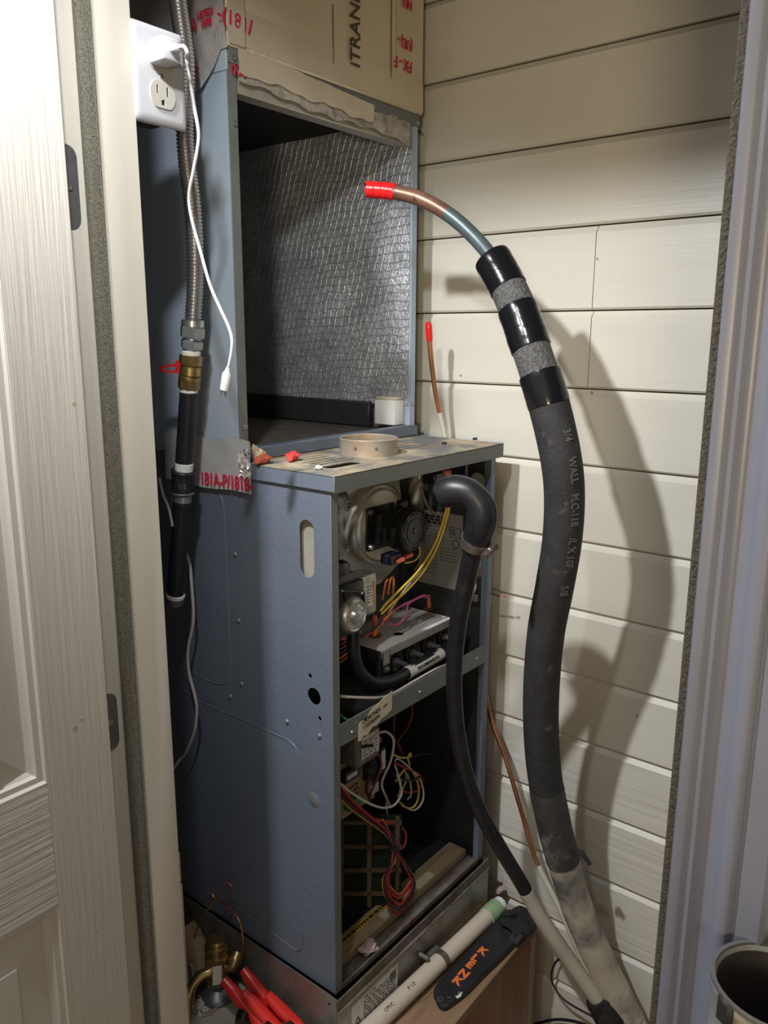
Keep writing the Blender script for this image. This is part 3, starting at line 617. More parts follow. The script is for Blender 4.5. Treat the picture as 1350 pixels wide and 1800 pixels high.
b = B(); tube(b, [s0, s0.lerp(s1,.5), s1], .0116, 18); sl = obj('paper_sleeve', b, K['whitelabel'], mf)
dd = (s1-s0).normalized(); nn = (CAM-(s0+s1)/2); nn = (nn-dd*nn.dot(dd)).normalized(); up = nn.cross(dd)
text('FOR LP CONVERSION USE LPT-03', s0.lerp(s1,.5)+nn*.0114-up*.003, dd, up, .0072, K['blackink'], sl, squeeze=.62, ext=.0006)
# limit switch above, behind the elbow
p = A(768, 838, y=.06); b = B(); obox(b, p, X_, Y_, Z_, .052, .030, .022, .003); sw = obj('limit_switch', b, K['blkplastic'], F)
b = B(); obox(b, p+V(.010,-.014,.006), X_, Y_, Z_, .022, .008, .012, .002); obj('terminal', b, K['w_plug'], sw)
b = B(); cyl(b, p+V(.02,.0,-.20), Z_, .022, .19, 18, .003); b.free()
b = B(); tube(b, [A(738,835,y=.13), A(740,860,y=.12), A(752,890,y=.11), A(764,903,y=.10)], .0032, 8, sub=5); obj('sensor_tube', b, K['galv2'], F)
for px in (735, 762, 800): 
    p0, p1 = A(px, 840, y=.165), A(px, 900, y=.165); b = B(); cyl(b, V(p0.x, .168, .66), Z_, .016, .17, 16); obj('heat_exchanger_tube', b, K['galv2'], F)
# ---- wires (each one a part)
def wire(c, pix, r=.0019, n=6):
    pts = [A(px, py, y=yy) for px, py, yy in pix]; b = B(); tube(b, pts, r, n, sub=5); return obj('wire', b, K['w_'+c], F)
wire('yellow', [(786,842,.05),(788,870,.05),(782,905,.06),(765,955,.07),(738,1000,.075),(705,1035,.08),(680,1060,.085),(668,1075,.09)], .0022)
wire('yellow', [(790,842,.05),(792,870,.05),(786,908,.06),(770,958,.07),(745,1003,.075),(715,1038,.08),(690,1060,.085),(670,1080,.09)], .0022)
wire('white', [(745,1000,.09),(725,1020,.09),(705,1045,.09),(688,1070,.095),(672,1095,.095)])
wire('yellow', [(735,955,.08),(738,972,.08),(730,985,.085),(712,990,.085)], .0013)
wire('brown', [(740,957,.08),(743,975,.08),(736,992,.085),(728,1003,.09)], .0012)
wire('orange', [(682,1045,.11),(686,1020,.11),(691,1015,.11),(692,1030,.105),(688,1060,.10),(680,1090,.10)], .0019)
wire('orange', [(672,1055,.13),(678,1025,.13),(682,1018,.13)], .0019)
wire('pink', [(755,1052,.09),(745,1047,.085),(725,1056,.085),(700,1068,.09),(682,1080,.095),(668,1092,.095)], .0021)
wire('pink', [(754,1050,.092),(738,1050,.09),(718,1062,.09),(714,1080,.09),(702,1096,.095),(688,1098,.095),(674,1084,.095)], .0021)
wire('orange', [(690,1075,.09),(675,1090,.09),(662,1105,.09),(657,1118,.09)], .0021)
wire('blue', [(680,1085,.09),(664,1100,.09),(648,1110,.09),(634,1118,.09)], .0019)
wire('darkred', [(678,1090,.095),(664,1103,.095),(648,1112,.095),(630,1122,.095)], .0019)
wire('orange', [(676,1094,.10),(658,1108,.10),(640,1120,.10)], .0019)
for px, py, h in ((755,1071,.032), (659,1118,.040)):
    p = A(px, py, z=SZ); b = B(); lathe(b, [(0,0),(.011,0),(.012,.003),(.006,.004),(.0065,.014),(.0055,.018),(.0045,h-.006),(.005,h),(0,h)], p, Z_, 10); t_ = obj('flame_sensor_plug', b, K['w_plug'], F)
    b = B(); lathe(b, [(0,.0),(.0125,0),(.0135,.0022),(.007,.004),(0,.004)], p+V(0,0,.0002), Z_, 7); obj('plug_base', b, K['blkmatte'], t_)
for k, c in enumerate(('orange','red','brown','blue','orange','red')):
    wire(c, [(598,1125+k*8,.08),(612,1118+k*7,.085),(622,1105+k*7,.09)], .0019)
wire('white', [(598,1224,.02),(630,1226,.015),(668,1226,.012),(692,1218,.012),(730,1196,.012),(770,1174,.014),(800,1163,.02)], .0022)
wire('green', [(668,1226,.005),(676,1229,.004),(680,1238,.002)], .0015)
wire('green', [(598,1256,.02),(608,1264,.01),(626,1270,.0)], .0019)
p = A(640,1245,y=.06); b = B(); lathe(b, [(0,0),(.052,0),(.058,.004),(.062,.012),(.062,.02),(0,.02)], V(p.x, .075, .4302), Z_, 28); obj('blower_mount', b, K['dark_steel'], F)
# ---- lower compartment: transformer, control board, harness
p0 = A(645,1312,y=.055)
b = B(); obox(b, p0+V(.0,.02,0), X_, Y_, Z_, .062, .045, .060, .003); tr = obj('transformer', b, K['galv2'], F)
b = B(); obox(b, p0+V(.006,-.0030,.002), X_, Z_, Y_, .046, .042, .0006); tl = obj('paper_label', b, K['whitelabel'], tr)
b = B(); lines(b, p0+V(-.014,-.0036,.014), X_, Z_, .038, 6, .0062, .0020, rn); obj('fine_print', b, K['greyink'], tl)
b = B(); obox(b, p0+V(-.004,-.0045,.004), V(.9,0,-.3).normalized(), V(.3,0,.9).normalized(), Y_, .030, .005, .002, .0005); obj('label_burn_mark', b, K['black'], tl)
cb = A(622,1375,y=.09)
b = B(); box(b, cb.x-.05, cb.x+.055, .088, .0905, cb.z-.055, cb.z+.05); bd = obj('control_board', b, K['board'], F)
for dx, dz, sx, sz, c in ((-.02,.03,.04,.022,'blkplastic'), (.03,.01,.018,.03,'blkplastic'), (-.015,-.03,.03,.018,'w_green'), (.040,-.025,.022,.020,'valve'), (.062,.02,.016,.05,'blkplastic')):
    b = B(); box(b, cb.x+dx-sx/2, cb.x+dx+sx/2, .074, .0885, cb.z+dz-sz/2, cb.z+dz+sz/2, .001); obj('board_component', b, K[c], bd)
for i in range(4):
    b = B(); lines(b, V(cb.x-.018, .0873, cb.z-.004-i*.009), X_, Z_, .028, 1, .01, .0045, rn); obj('board_print', b, K['brownink'], bd)
b = B(); box(b, cb.x-.036, cb.x-.010, .0733, .0741, cb.z+.026, cb.z+.034); obj('component_sticker', b, K['whitelabel'], bd)
p = A(674,1335,y=.07); b = B(); obox(b, p, X_, Z_, Y_, .011, .036, .001); obj('harness_tag', b, K['whitelabel'], F)
p = A(655,1300,y=.075); b = B(); obox(b, A(662,1302,y=.06), X_, Z_, Y_, .018, .010, .008, .001); obj('connector', b, K['board'], F)
wire('white', [(652,1302,.05),(664,1290,.045),(678,1286,.045),(690,1296,.045),(692,1312,.045),(686,1340,.05),(676,1362,.055),(671,1380,.06),(678,1400,.065),(686,1418,.07)], .0021)
wire('white', [(598,1377,.045),(620,1395,.04),(648,1412,.04),(672,1420,.045),(692,1416,.05),(703,1402,.05),(706,1390,.055),(698,1360,.06)], .0021)
wire('darkred', [(648,1320,.07),(664,1324,.07),(670,1345,.07),(662,1370,.07),(652,1392,.075),(648,1412,.08)], .0021)
wire('black', [(652,1332,.07),(656,1352,.07),(646,1372,.07),(644,1390,.075),(648,1400,.08)], .0022)
wire('navy', [(655,1330,.072),(660,1345,.072),(656,1380,.075),(648,1410,.08)], .0022)
wire('yellow', [(690,1326,.06),(702,1331,.06),(714,1332,.062),(722,1328,.065),(721,1324,.065),(717,1332,.065),(720,1345,.07)], .0018)
wire('blue', [(716,1332,.07),(740,1326,.08),(765,1326,.09),(780,1340,.10),(779,1358,.11),(760,1368,.11),(735,1372,.10)], .0018)
wire('red', [(692,1340,.065),(712,1350,.065),(735,1360,.068),(742,1372,.07),(736,1388,.072),(718,1393,.075),(702,1388,.075)], .0018)
wire('white', [(694,1338,.07),(700,1334,.07),(720,1350,.068),(737,1368,.066),(744,1390,.066),(742,1410,.066),(728,1424,.068),(706,1416,.07)], .0018)
wire('yellow', [(700,1366,.07),(712,1352,.07),(726,1358,.068),(736,1385,.066),(732,1412,.067),(718,1421,.068),(702,1410,.07)], .0018)
wire('yellow', [(695,1374,.075),(710,1355,.075),(714,1370,.075),(705,1392,.075),(698,1400,.075)], .0018)
wire('white', [(694,1345,.06),(700,1362,.06),(705,1380,.06),(702,1395,.06)], .0017)
wire('white', [(716,1405,.07),(722,1398,.07),(722,1380,.072),(716,1360,.072)], .0016)
wire('black', [(690,1360,.062),(705,1370,.062),(725,1372,.062),(738,1365,.064)], .0020)
wire('white', [(680,1406,.07),(679,1420,.07),(681,1435,.072),(686,1445,.072)], .0018)
wire('darkred', [(724,1236,.10),(725,1256,.10),(716,1280,.10),(702,1298,.10),(700,1310,.1),(708,1325,.09)], .0018)
wire('darkred', [(694,1250,.11),(692,1280,.11),(695,1300,.11),(705,1315,.11)], .0018)
# hanging harness loop
hl_ = [('red',0),('orange',5),('darkred',-4),('navy',3),('yellow',8),('red',-8),('orange',-2),('black',6),('red',2)]
rh = random.Random(11)
for k, (c, o) in enumerate(hl_):
    j1 = rh.uniform(-4,4); w_ = 1+rh.uniform(-.35,.35); bt = 1595+rh.uniform(-24,14); dy = rh.uniform(-.006,.006)
    wire(c, [(597,1392+o*1.4,.05+dy),(622,1418+o,.045+dy),(655,1444+o*.7,.04+dy),(680,1465+o*.5,.036+dy),(690,1488,.032+dy),(692+o*.3,1510+j1,.028+dy),
             (692-14*w_,1545,.024+dy),(692-10*w_+2,bt-14,.02+dy),(703,bt,.018+dy),(716+8*w_,bt-26,.02+dy),(716+9*w_,1545,.024+dy),(703+4*w_,1512,.03+dy),(694,1490,.034+dy),(688,1468,.038+dy),(664+o,1440,.05+dy)], .0019)
wire('red', [(692,1492,.03),(706,1492,.03),(713,1478,.03),(712,1462,.032),(700,1450,.034),(686,1446,.036),(660,1442,.04),(640,1440,.045)], .0019)
wire('brown', [(600,1452,.16),(618,1480,.16),(620,1500,.16),(608,1516,.16),(598,1526,.16)], .0014)
wire('brown', [(648,1505,.15),(662,1514,.14),(672,1530,.13),(676,1545,.12)], .0014)
b = B(); tube(b, [A(684,1492,y=.030), A(693,1494,y=.026), A(700,1491,y=.032)], .0045, 8); obj('cable_tie', b, K['blkmatte'], F)
# filter rack and bottom rails
CR = Vector((_r0.x, _r0.y, 0)); CRn = V(-CR.y, CR.x, 0)
fc0 = A(640,1553,y=.078); fc0.z = .112
b = B(); obox(b, fc0+CRn*.006, CR, Z_, CRn, .135, .184, .002); fp = obj('filter_media', b, K['filter_g'], F)
def fbar(dx0, dx1, dz0, dz1):
    b = B(); obox(b, fc0+CR*((dx0+dx1)/2)+Z_*((dz0+dz1)/2), CR, Z_, CRn, abs(dx1-dx0), abs(dz1-dz0), .004); obj('filter_grid_bar', b, K['filter_f'], F)
for k in range(-1, 3): fbar(-.067, .067, -.016+k*.048-.0035, -.016+k*.048+.0035)
for k in range(-1, 2): fbar(k*.050-.0035+.009, k*.050+.0045+.009, -.092, .092)
b = B(); box(b, .017, FW-.02, .028, .066, .016, .0185, .0006); box(b, .017, FW-.02, .026, .0285, .003, .0185); fr = obj('filter_rail', b, K['pine'], F)
b = B(); box(b, .0175, .205, .047, .060, .0186, .0192); yl = obj('warning_label', b, K['yellowlabel'], fr)
b = B(); lines(b, V(.03,.0535,.0193), X_, Y_, .165, 1, .01, .0055, rn); obj('warning_print', b, K['blackink'], yl)
b = B(); box(b, .165, .32, .0295, .046, .0186, .0192); obj('paper_strip', b, K['label'], fr)
b = B(); box(b, .017, FW-.017, -.002, .024, .0, .004, .0006); box(b, .017, FW-.017, -.0025, -.001, -.0, .010); obj('bottom_rail', b, K['galv2'], F)
# loose wire end and bracket at the right side
b = B(); tube(b, [A(838,1046,x=.43), A(860,1043,x=.445), A(878,1048,x=.452)], .0016, 6, sub=4); obj('wire', b, K['w_black'], F)
b = B(); tube(b, [A(832,1020,x=.432), A(836,1032,x=.43), A(830,1045,x=.43), A(829,1056,x=.43)], .0024, 6, sub=4); obj('wire', b, K['w_white'], F)
b = B(); obox(b, A(832,1050,x=.43), Y_, Z_, X_, .022, .014, .008, .001); obj('bracket', b, K['galv2'], F)
b = B(); obox(b, A(838,989,x=.43), Y_, Z_, X_, .022, .014, .008, .001); obj('bracket', b, K['valve'], F)
p = A(879,1047,x=.452); b = B()
for k in range(7): 
    d = V(rn.uniform(.1,.6), -1, rn.uniform(-.6,.6)).normalized(); tube(b, [p, p+d*.012], .0005, 4)
obj('frayed_strands', b, K['copper2'], F)
# ================================================================== COIL CABINET above the furnace
CY, CB, CZ0, CZ1 = .1836, .715, FH+.0004, FH+.5723
CC = thing('coil_cabinet', 'empty blue-grey coil cabinet, open front, foil-lined, on top of the furnace', 'cabinet', (FW/2, .45, CZ0))
b = B(); box(b, 0, .0016, CY, CB, CZ0, CZ1); cs = obj('side_panel', b, K['cabinet_lit'], CC)
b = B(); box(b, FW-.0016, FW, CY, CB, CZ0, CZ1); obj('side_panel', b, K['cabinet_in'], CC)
b = B(); box(b, 0, FW, CB, CB+.0016, CZ0, CZ1); obj('back_panel', b, K['dark_steel'], CC)
b = B(); box(b, 0, .017, CY-.0006, CY+.0010, CZ0, CZ1, .0005); box(b, .0158, .017, CY, CY+.02, CZ0, CZ1); fl1 = obj('front_flange', b, K['cabinet_in'], CC)
b = B(); box(b, FW-.014, FW, CY-.0006, CY+.0010, CZ0, CZ1, .0005); box(b, FW-.014, FW-.0128, CY, CY+.02, CZ0, CZ1); fl2 = obj('front_flange', b, K['cabinet_lit'], CC)
b = B(); box(b, -.0012, FW+.001, CY-.004, CY+.012, CZ1-.018, CZ1+.001, .0012); obj('top_rail', b, K['cabinet_in'], CC)
b = B(); box(b, .010, FW-.016, CY+.004, CY+.030, CZ1-.052, CZ1-.017, .001); obj('inner_rail', b, K['valve'], CC)
b = B(); box(b, .004, FW-.001, CY-.010, CY+.014, CZ0, CZ0+.020, .002); obj('bottom_rail', b, K['cabinet'], CC)
b = B(); box(b, -.0022, .001, CY-.002, CY+.035, CZ1-.028, CZ1+.004, .0008); obj('corner_cap', b, K['cabinet_lit'], CC)
for x, z in ((.009, CZ1-.012), (.011, CZ1-.095), (.011, CZ0+.052), (FW-.006, CZ1-.012), (FW-.007, CZ0+.06)):
    b = B(); lathe(b, [(0,.0003),(.0014,.0003),(.0018,.002),(.0040,.002),(.0046,0)], (x, CY-.0008 if z < CZ1-.02 else CY-.004, z), -Y_, 12); obj('screw', b, K['bolt'], CC)
b = B(); cyl(b, (FW+.001, CY+.002, CZ1-.006), X_, .006, .004, 8); cyl(b, (FW+.001, CY, CZ1-.024), X_, .003, .006, 8); obj('screw', b, K['blkmatte'], CC)
fz0 = .905
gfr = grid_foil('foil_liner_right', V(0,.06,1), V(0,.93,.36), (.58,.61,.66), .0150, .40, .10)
gfb = grid_foil('foil_liner_back', V(.93,0,.36), V(.05,0,1), (.42,.37,.30), .0150, .5, 0)  # darker, browner copy of the side foil, shade at the rear put into colour
def quilt(o, U, W, su, sw, N, amp, nu, nw, seed):
    bm = B(); r = random.Random(seed); g = []
    ph = [(r.uniform(0,6.3), r.uniform(0,6.3), r.uniform(8,30), r.uniform(8,30)) for _ in range(6)]
    for i in range(nu+1):
        row = []
        for k in range(nw+1):
            a, c = su*i/nu, sw*k/nw; e = min(1, 6*min(i/nu, 1-i/nu))
            d = sum(math.sin(a*p[2]+p[0])*math.sin(c*p[3]+p[1]) for p in ph)/3*amp*e
            row.append(bm.verts.new(Vector(o)+U*a+W*c+N*d))
        g.append(row)
    for i in range(nu):
        for k in range(nw): bm.faces.new((g[i][k], g[i+1][k], g[i+1][k+1], g[i][k+1]))
    return bm
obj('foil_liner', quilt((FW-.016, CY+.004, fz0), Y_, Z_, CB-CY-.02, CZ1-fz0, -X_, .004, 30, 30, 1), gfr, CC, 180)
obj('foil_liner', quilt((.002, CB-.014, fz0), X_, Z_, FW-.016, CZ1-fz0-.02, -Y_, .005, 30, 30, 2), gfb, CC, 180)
b = B(); box(b, .003, FW-.018, CB-.05, CB-.003, CZ0+.012, fz0, .002); obj('pan_support', b, K['dark_steel'], CC)
b = B(); box(b, FW-.03, FW-.018, CY+.09, CB-.003, CZ0+.012, fz0+.004, .002); obj('pan_support', b, K['dark_steel'], CC)
b = B(); box(b, .003, FW-.003, CY+.03, CB-.003, CZ0, CZ0+.010); obj('duct_opening_floor', b, mat('dusty_dark', (.10,.085,.065), .9, var=.4, vs=60), CC)
b = B(); box(b, .003, FW-.003, CY+.03, CB-.003, CZ1-.004, CZ1-.002); obj('top_liner', b, K['black'], CC)
q0, q1 = A(657,745,x=FW-.045), A(711,697,x=FW-.02)
b = B(); box(b, FW-.047, FW-.0165, CY+.012, CY+.062, CZ0+.0205, CZ0+.068, .003, 2); obj('white_insulation_block', b, K['pvcw'], CC)
b = B(); box(b, FW-.046, FW-.017, CY+.0125, CY+.0615, CZ0+.0672, CZ0+.074, .003); obj('glue_smear', b, K['label'], CC)
p = A(517,265,y=CB-.02); b = B(); sheet(b, [(-.035,.010),(-.02,.004),(-.012,.006),(.0,-.006),(.004,-.018),(.010,-.018),(.012,.004),(.026,.012),(.0,.022)], [], p, X_, Z_, -Y_, .001); obj('torn_patch', b, K['brownink'], CC)

# ================================================================== DUCT BOARD PLENUM on the cabinet
DZ0, DZ1, DF = CZ1+.0015, 1.90, .176
D = thing('duct_plenum', 'tan foil-faced duct board plenum with red print above the coil cabinet', 'duct', (FW/2, .45, DZ0))
b = B(); box(b, -.003, FW+.004, DF, DF+.025, DZ0, DZ1, .002); obj('front_board', b, K['duct'], D)
b = B(); box(b, -.003, .022, DF+.0255, .72, DZ0, DZ1); obj('side_board', b, K['foil'], D)
b = B(); box(b, FW-.021, FW+.004, DF+.0255, .72, DZ0, DZ1); obj('side_board', b, K['duct'], D)
b = B(); box(b, -.003, FW+.004, .72, .745, DZ0, DZ1); obj('back_board', b, K['duct'], D)
def crumple(U, W, o, su, sw, N, amp, nu, nw, seed, lo=None, hi=None, taper=None):
    """wrinkled foil sheet with ragged edges, given real thickness afterwards"""
    bm = B(); r = random.Random(seed); g = []
    for i in range(nu+1):
        t = i/nu; a0 = lo(t) if lo else 0; a1 = hi(t) if hi else sw; row = []
        for k in range(nw+1):
            c = a0+(a1-a0)*k/nw; d = r.uniform(-amp, amp)+amp
            row.append(bm.verts.new(Vector(o)+U*(su*t)+W*c+N*d))
        g.append(row)
    fs = []
    for i in range(nu):
        for k in range(nw): fs.append(bm.faces.new((g[i][k], g[i+1][k], g[i+1][k+1], g[i][k+1])))
    e = bmesh.ops.extrude_face_region(bm, geom=fs)
    for v in e['geom']:
        if isinstance(v, bmesh.types.BMVert): v.co -= N*.0004
    return bm
rg = random.Random(5)
# tape strip along the bottom of the front board
obj('foil_tape_strip', crumple(X_, Z_, (-.003, DF-.0004, DZ0+.004), FW+.006, .046, -Y_, .0005, 26, 4, 8), K['ducttape'], D, 60)
obj('foil_tape_strip', crumple(Z_, -X_, (FW-.045, DF-.0006, DZ0+.05), .44, .03, -Y_, .0004, 18, 2, 9), K['ducttape'], D, 60)
# loose flap hanging over the cabinet rail
lo = lambda t: -.024-.010*t-.002*math.sin(t*17)-.0015*math.sin(t*41); hi = lambda t: .010-.016*t
obj('loose_foil_flap', crumple(X_, Z_, (.016, CY-.0065, CZ1-.004), .295, .03, -Y_, .0012, 34, 5, 12, lo, hi), K['ducttape'], D, 25)
lo = lambda t: -.036-.012*t+.003*math.sin(t*9+1)-.0022*math.sin(t*40); hi = lambda t: -.012+.002*math.sin(t*23)
obj('torn_fibre_edge', crumple(X_, Z_, (.018, CY-.0025, CZ1-.004), FW-.045, .03, -Y_, .0012, 60, 6, 13, lo, hi), K['fiber'], D, 25)
# crumpled foil over the left side and hanging skirt
lo = lambda t: -.004-.050*max(0, math.sin((t-.05)*3.3))*(1 if t > .12 else .2)-.004*math.sin(t*40); hi = lambda t: .48
obj('crumpled_foil_skirt', crumple(Y_, Z_, (-.0042, DF-.001, DZ0), .16, .48, -X_, .0030, 12, 26, 14, lo, hi), K['foil'], D, 20)
obj('crumpled_foil_corner', crumple(X_, Z_, (-.005, DF-.0022, DZ0+.002), .030, .47, -Y_, .0012, 4, 24, 15), K['ducttape'], D, 25)
def T(s, px, py, size, ang=0, c='redink', squeeze=.8, plane='y', flip=1):
    if plane == 'y': p = A(px, py, y=DF-.0030); U, W = X_, Z_
    else: p = A(px, py, x=-.0120); U, W = -Y_, Z_
    a = math.radians(ang); u = U*math.cos(a)+W*math.sin(a); w_ = (-U*math.sin(a)+W*math.cos(a))
    return text(s, p, u, w_, size, K[c], D, squeeze=squeeze, ext=.0008)
T('-(181/', 413, 36, .027, -4, squeeze=.95)
T('LISTED', 360, 24, .013, 0, plane='x', squeeze=.85); T('1098', 362, 40, .013, 0, plane='x', squeeze=.85)
T('(U)', 337, 44, .018, 0, plane='x'); T('F', 345, 128, .024, 0, plane='x')
T('iTRANL', 625, 52, .034, 90, 'brownink', squeeze=.95)
T('FX - F', 709, 112, .026, 180, squeeze=.75); T('(UL) -', 712, 76, .022, 180, squeeze=.8); T('NU -', 713, 4, .022, 180)
b = B(); box(b, A(585,60,y=DF).x-.0006, A(585,60,y=DF).x+.0006, DF-.0012, DF-.0003, A(585,112,y=DF).z, A(585,8,y=DF).z); obj('ink_line', b, K['brownink'], D)
b = B(); box(b, A(687,60,y=DF).x-.0004, A(687,60,y=DF).x+.0004, DF-.0016, DF-.0003, A(690,140,y=DF).z, DZ1-.02); obj('tape_seam', b, K['brownink'], D)
p = A(432,140,y=CY-.006); text('000', p+V(-.012,0,.008), X_, Z_, .020, K['redink'], D)

# foil tape scrap where cabinet meets furnace
y0, y1 = A(441,820,x=-.007).y, .36
tp_ = thing('foil_tape_patch', 'shiny foil tape with red print at the cabinet and furnace joint', 'tape', (-.008, .25, .80))
obj('foil', crumple(Y_, Z_, (-.0068, y0, .802), y1-y0, .08, -X_, .0010, 18, 8, 21, lambda t: .002*math.sin(t*9), lambda t: .080+.003*math.sin(t*11)), K['foil_tape'], tp_, 60)
obj('crumpled_corner', crumple(Y_, Z_, (-.0078, y0-.001, .826), .022, .055, -X_, .0035, 7, 10, 22, lambda t: .004*math.sin(t*9), lambda t: .048-.01*t), K['foil'], tp_, 15)
obj('folded_end', crumple(X_, Z_, (-.006, y0-.002, .8495), .026, .02, -Y_, .0025, 6, 4, 23, None, lambda t: .030-.016*t), K['label'], tp_, 15)
text('181A-P/181B-', V(-.0100, (A(397,853,x=-.01).y), A(397,850,x=-.01).z+.002), (-Y_+Z_*.02).normalized(), Z_, .030, K['redink'], tp_, squeeze=.72, ext=.0008)

# red wire nuts and bits lying on the furnace top
def wire_nut(px, py, ang, mt, label, L_=.028, r=.0078):
    p = A(px, py, z=FH+r*.9); d = V(math.cos(ang), math.sin(ang), 0); b = B()
    lathe(b, [(0,0),(r*.55,0),(r*.68,.002),(r*.72,L_*.4),(r*.98,L_*.62),(r,L_*.95),(r*.9,L_),(r*.5,L_),(r*.45,L_*.7),(0,L_*.7)], p-d*L_/2, d, 18)
    s = d.cross(Z_)
    for k in (-1, 1): obox(b, p+d*L_*.28+s*k*r*1.05+Z_*r*.3, d, s, Z_, L_*.45, r*.7, r*.35, .0004)
    return solo('wire_nut', b, K[mt], label, 'wire nut', 'wire nuts on the furnace top')
wire_nut(459, 808, .35, 'rustnut', 'rusty red wire nut lying beside the foil tape', .030, .0080)
wire_nut(513, 803, .55, 'rednut', 'bright red wire nut lying on the furnace top slots', .030, .0078)
def fluff(px, py, mt, label, s, zz, cat='fluff', seed=0, squash=.6, **pl):
    p = A(px, py, **(pl or dict(z=zz))); r = random.Random(seed); b = B()
    bmesh.ops.create_icosphere(b, subdivisions=3, radius=s)
    for v in b.verts:
        n = v.co.normalized(); k = 1+.55*mnoise.noise(n*1.7+V(seed*7.3,0,0))+.16*mnoise.noise(n*5+V(0,seed*3.1,0)); v.co = V(n.x*s*k*1.25, n.y*s*k, n.z*s*k*squash)
    lo_ = min(v.co.z for v in b.verts)
    for v in b.verts: v.co += V(p.x, p.y, zz-lo_)
    return solo('fluff_tuft', b, K[mt], label, cat, smooth=50)
fluff(550, 792, 'white_fluff', 'white fluff tuft at the foot of the coil cabinet rail', .008, FH, seed=1)
fluff(560, 826, 'white_fluff', 'small white fluff by the oval hole in the furnace top', .005, FH, seed=2)
fluff(648, 1663, 'fluff', 'pink fibre tuft on the bottom rail inside the furnace', .013, .0045, seed=3, y=.012)

# ================================================================== REFRIGERANT LINES
SL = thing('insulated_refrigerant_line', 'thick black foam-insulated copper line with a red capped end', 'pipe', A(1105,1790,x=.45)+V(0,0,-.25))
sp = [(648,333,0.215),(690,337,0.23),(740,350,0.248),(790,378,0.262),(835,418,0.268),(868,460,0.265),(905,532,0.258),(940,632,0.248),(965,712,0.246),(985,800,0.253),(992,870,0.263),(988,950,0.275),(975,1030,0.285),(960,1110,0.297),(952,1200,0.314),(951,1280,0.33),(957,1360,0.346),(972,1440,0.366),(992,1520,0.387),(1020,1610,0.412),(1060,1700,0.436),(1105,1790,0.452)]
SP = [A(a, c, x=e) for a, c, e in sp]
last = SP[-1]+(SP[-1]-SP[-2])*1.0; last2 = V(.47, last.y-.10, FLOOR+.02)
SPL = spline(SP+[last], 10)
def seg(i0, i1): return SPL[int(i0*10):int(i1*10)+1]
b = B(); tube(b, seg(.8,2.9), .0112, 20); obj('copper_tube', b, K['copper'], SL)
b = B(); tube(b, seg(2.9,5.4), .0112, 20); obj('dulled_copper_tube', b, K['copper_blue'], SL)
b = B(); tb = seg(0,1.1); tube(b, tb, [.0128+.0006*math.sin(i*2.1) for i in range(len(tb))], 16)
for v in b.verts:
    if (v.co-tb[0]).length < .016: v.co += (tb[0]-tb[3]).normalized()*random.uniform(0,.006)
obj('red_end_cap', b, K['redcap'], SL)
RH = .0295
def rr(i): return RH*(.93 if i < 6 else 1.0)
b = B(); tube(b, seg(5.0,8.0), [.0262+.0022*k/30 for k in range(31)], 28); obj('coarse_foam_sleeve', b, K['foam_rough'], SL)
b = B(); tube(b, seg(8.0,17.9), .0296, 28); obj('foam_sleeve', b, K['foam'], SL)
b = B(); tube(b, seg(16.3,17.95), .0304, 28); obj('worn_foam_end', b, K['foam_old'], SL)
b = B(); tube(b, seg(17.9,21), [.0285+.0006*math.sin(k*.8) for k in range(32)][:len(seg(17.9,21))], 28); obj('painted_sleeve', b, K['paint_hose'], SL)
b = B(); q = seg(20.6,21)+[last, last2]; tube(b, q, .0262, 24); obj('cream_jacket', b, K['paint_tube'], SL)
def band(i0, i1, r, name='tape_wrap'):
    s = seg(i0, i1); b = B(); tube(b, s, [r+.0006*math.sin(k*2.3)+.0004*(k % 3) for k in range(len(s))], 26); obj(name, b, K['tape'], SL, 60)
band(4.95, 5.75, .0275); band(6.15, 6.72, .0290); band(6.55, 6.8, .0294); band(7.35, 8.05, .0304)
p = A(1001,1500,x=.372); b = B(); sheet(b, [(0,0),(.012,-.004),(.028,-.030),(.022,-.034),(.012,-.020),(.002,-.014)], [], p+V(.004,-.012,.012), V(.62,-.78,0), Z_, V(.78,.62,0), .003); obj('torn_foam_flap', b, K['foam_old'], SL)
# moulded print along the sleeve
pr_s = [('3/4', 8.6, .0), ('WALL', 9.3, 0), ('M.C-118', 10.2, 0), ('/L X 10F', 11.15, 0), ('5/8', 11.9, 0)]
for s_, i0, _ in pr_s:
    k = int(i0*10); c0 = SPL[k]; dn = (SPL[k+3]-SPL[k-3]).normalized(); nn = CAM-c0; nn = (nn-dn*nn.dot(dn)).normalized(); sd = nn.cross(dn)
    nn2 = (nn*.86+(-sd)*-.5).normalized()
    if (nn2-nn).dot(_r) < 0: nn2 = (nn*.86-sd*.5).normalized()
    w_ = nn2.cross(dn); text(s_, c0+nn2*.0295, dn, w_, .017, K['greyink'], SL, squeeze=.85, ext=.0005)
# liquid line
LL = thing('thin_copper_line', 'thin copper tube with a small red cap beside the coil cabinet', 'pipe', A(1052,1750,x=.448))
lp = [(753,566,.415),(757,620,.425),(764,680,.44),(773,725,.455),(782,768,.468),(800,860,.478),(830,1050,.485),(858,1240,.480),(888,1330,.472),(915,1420,.466),(942,1510,.460),(985,1600,.455),(1020,1680,.452),(1052,1750,.448),(1085,1830,.455)]
LP_ = spline([A(a, c, x=e) for a, c, e in lp], 8)
b = B(); tube(b, LP_[2:33], .0048, 12); obj('copper_tube', b, K['copper2'], LL)
b = B(); tube(b, LP_[24:42], .0049, 12); obj('painted_tube', b, K['paint_tube'], LL); 
b = B(); tube(b, LP_[32:82], .0048, 12); obj('copper_tube', b, K['copper2'], LL)
b = B(); tube(b, LP_[81:], .0053, 12); obj('painted_tube', b, K['paint_tube'], LL)
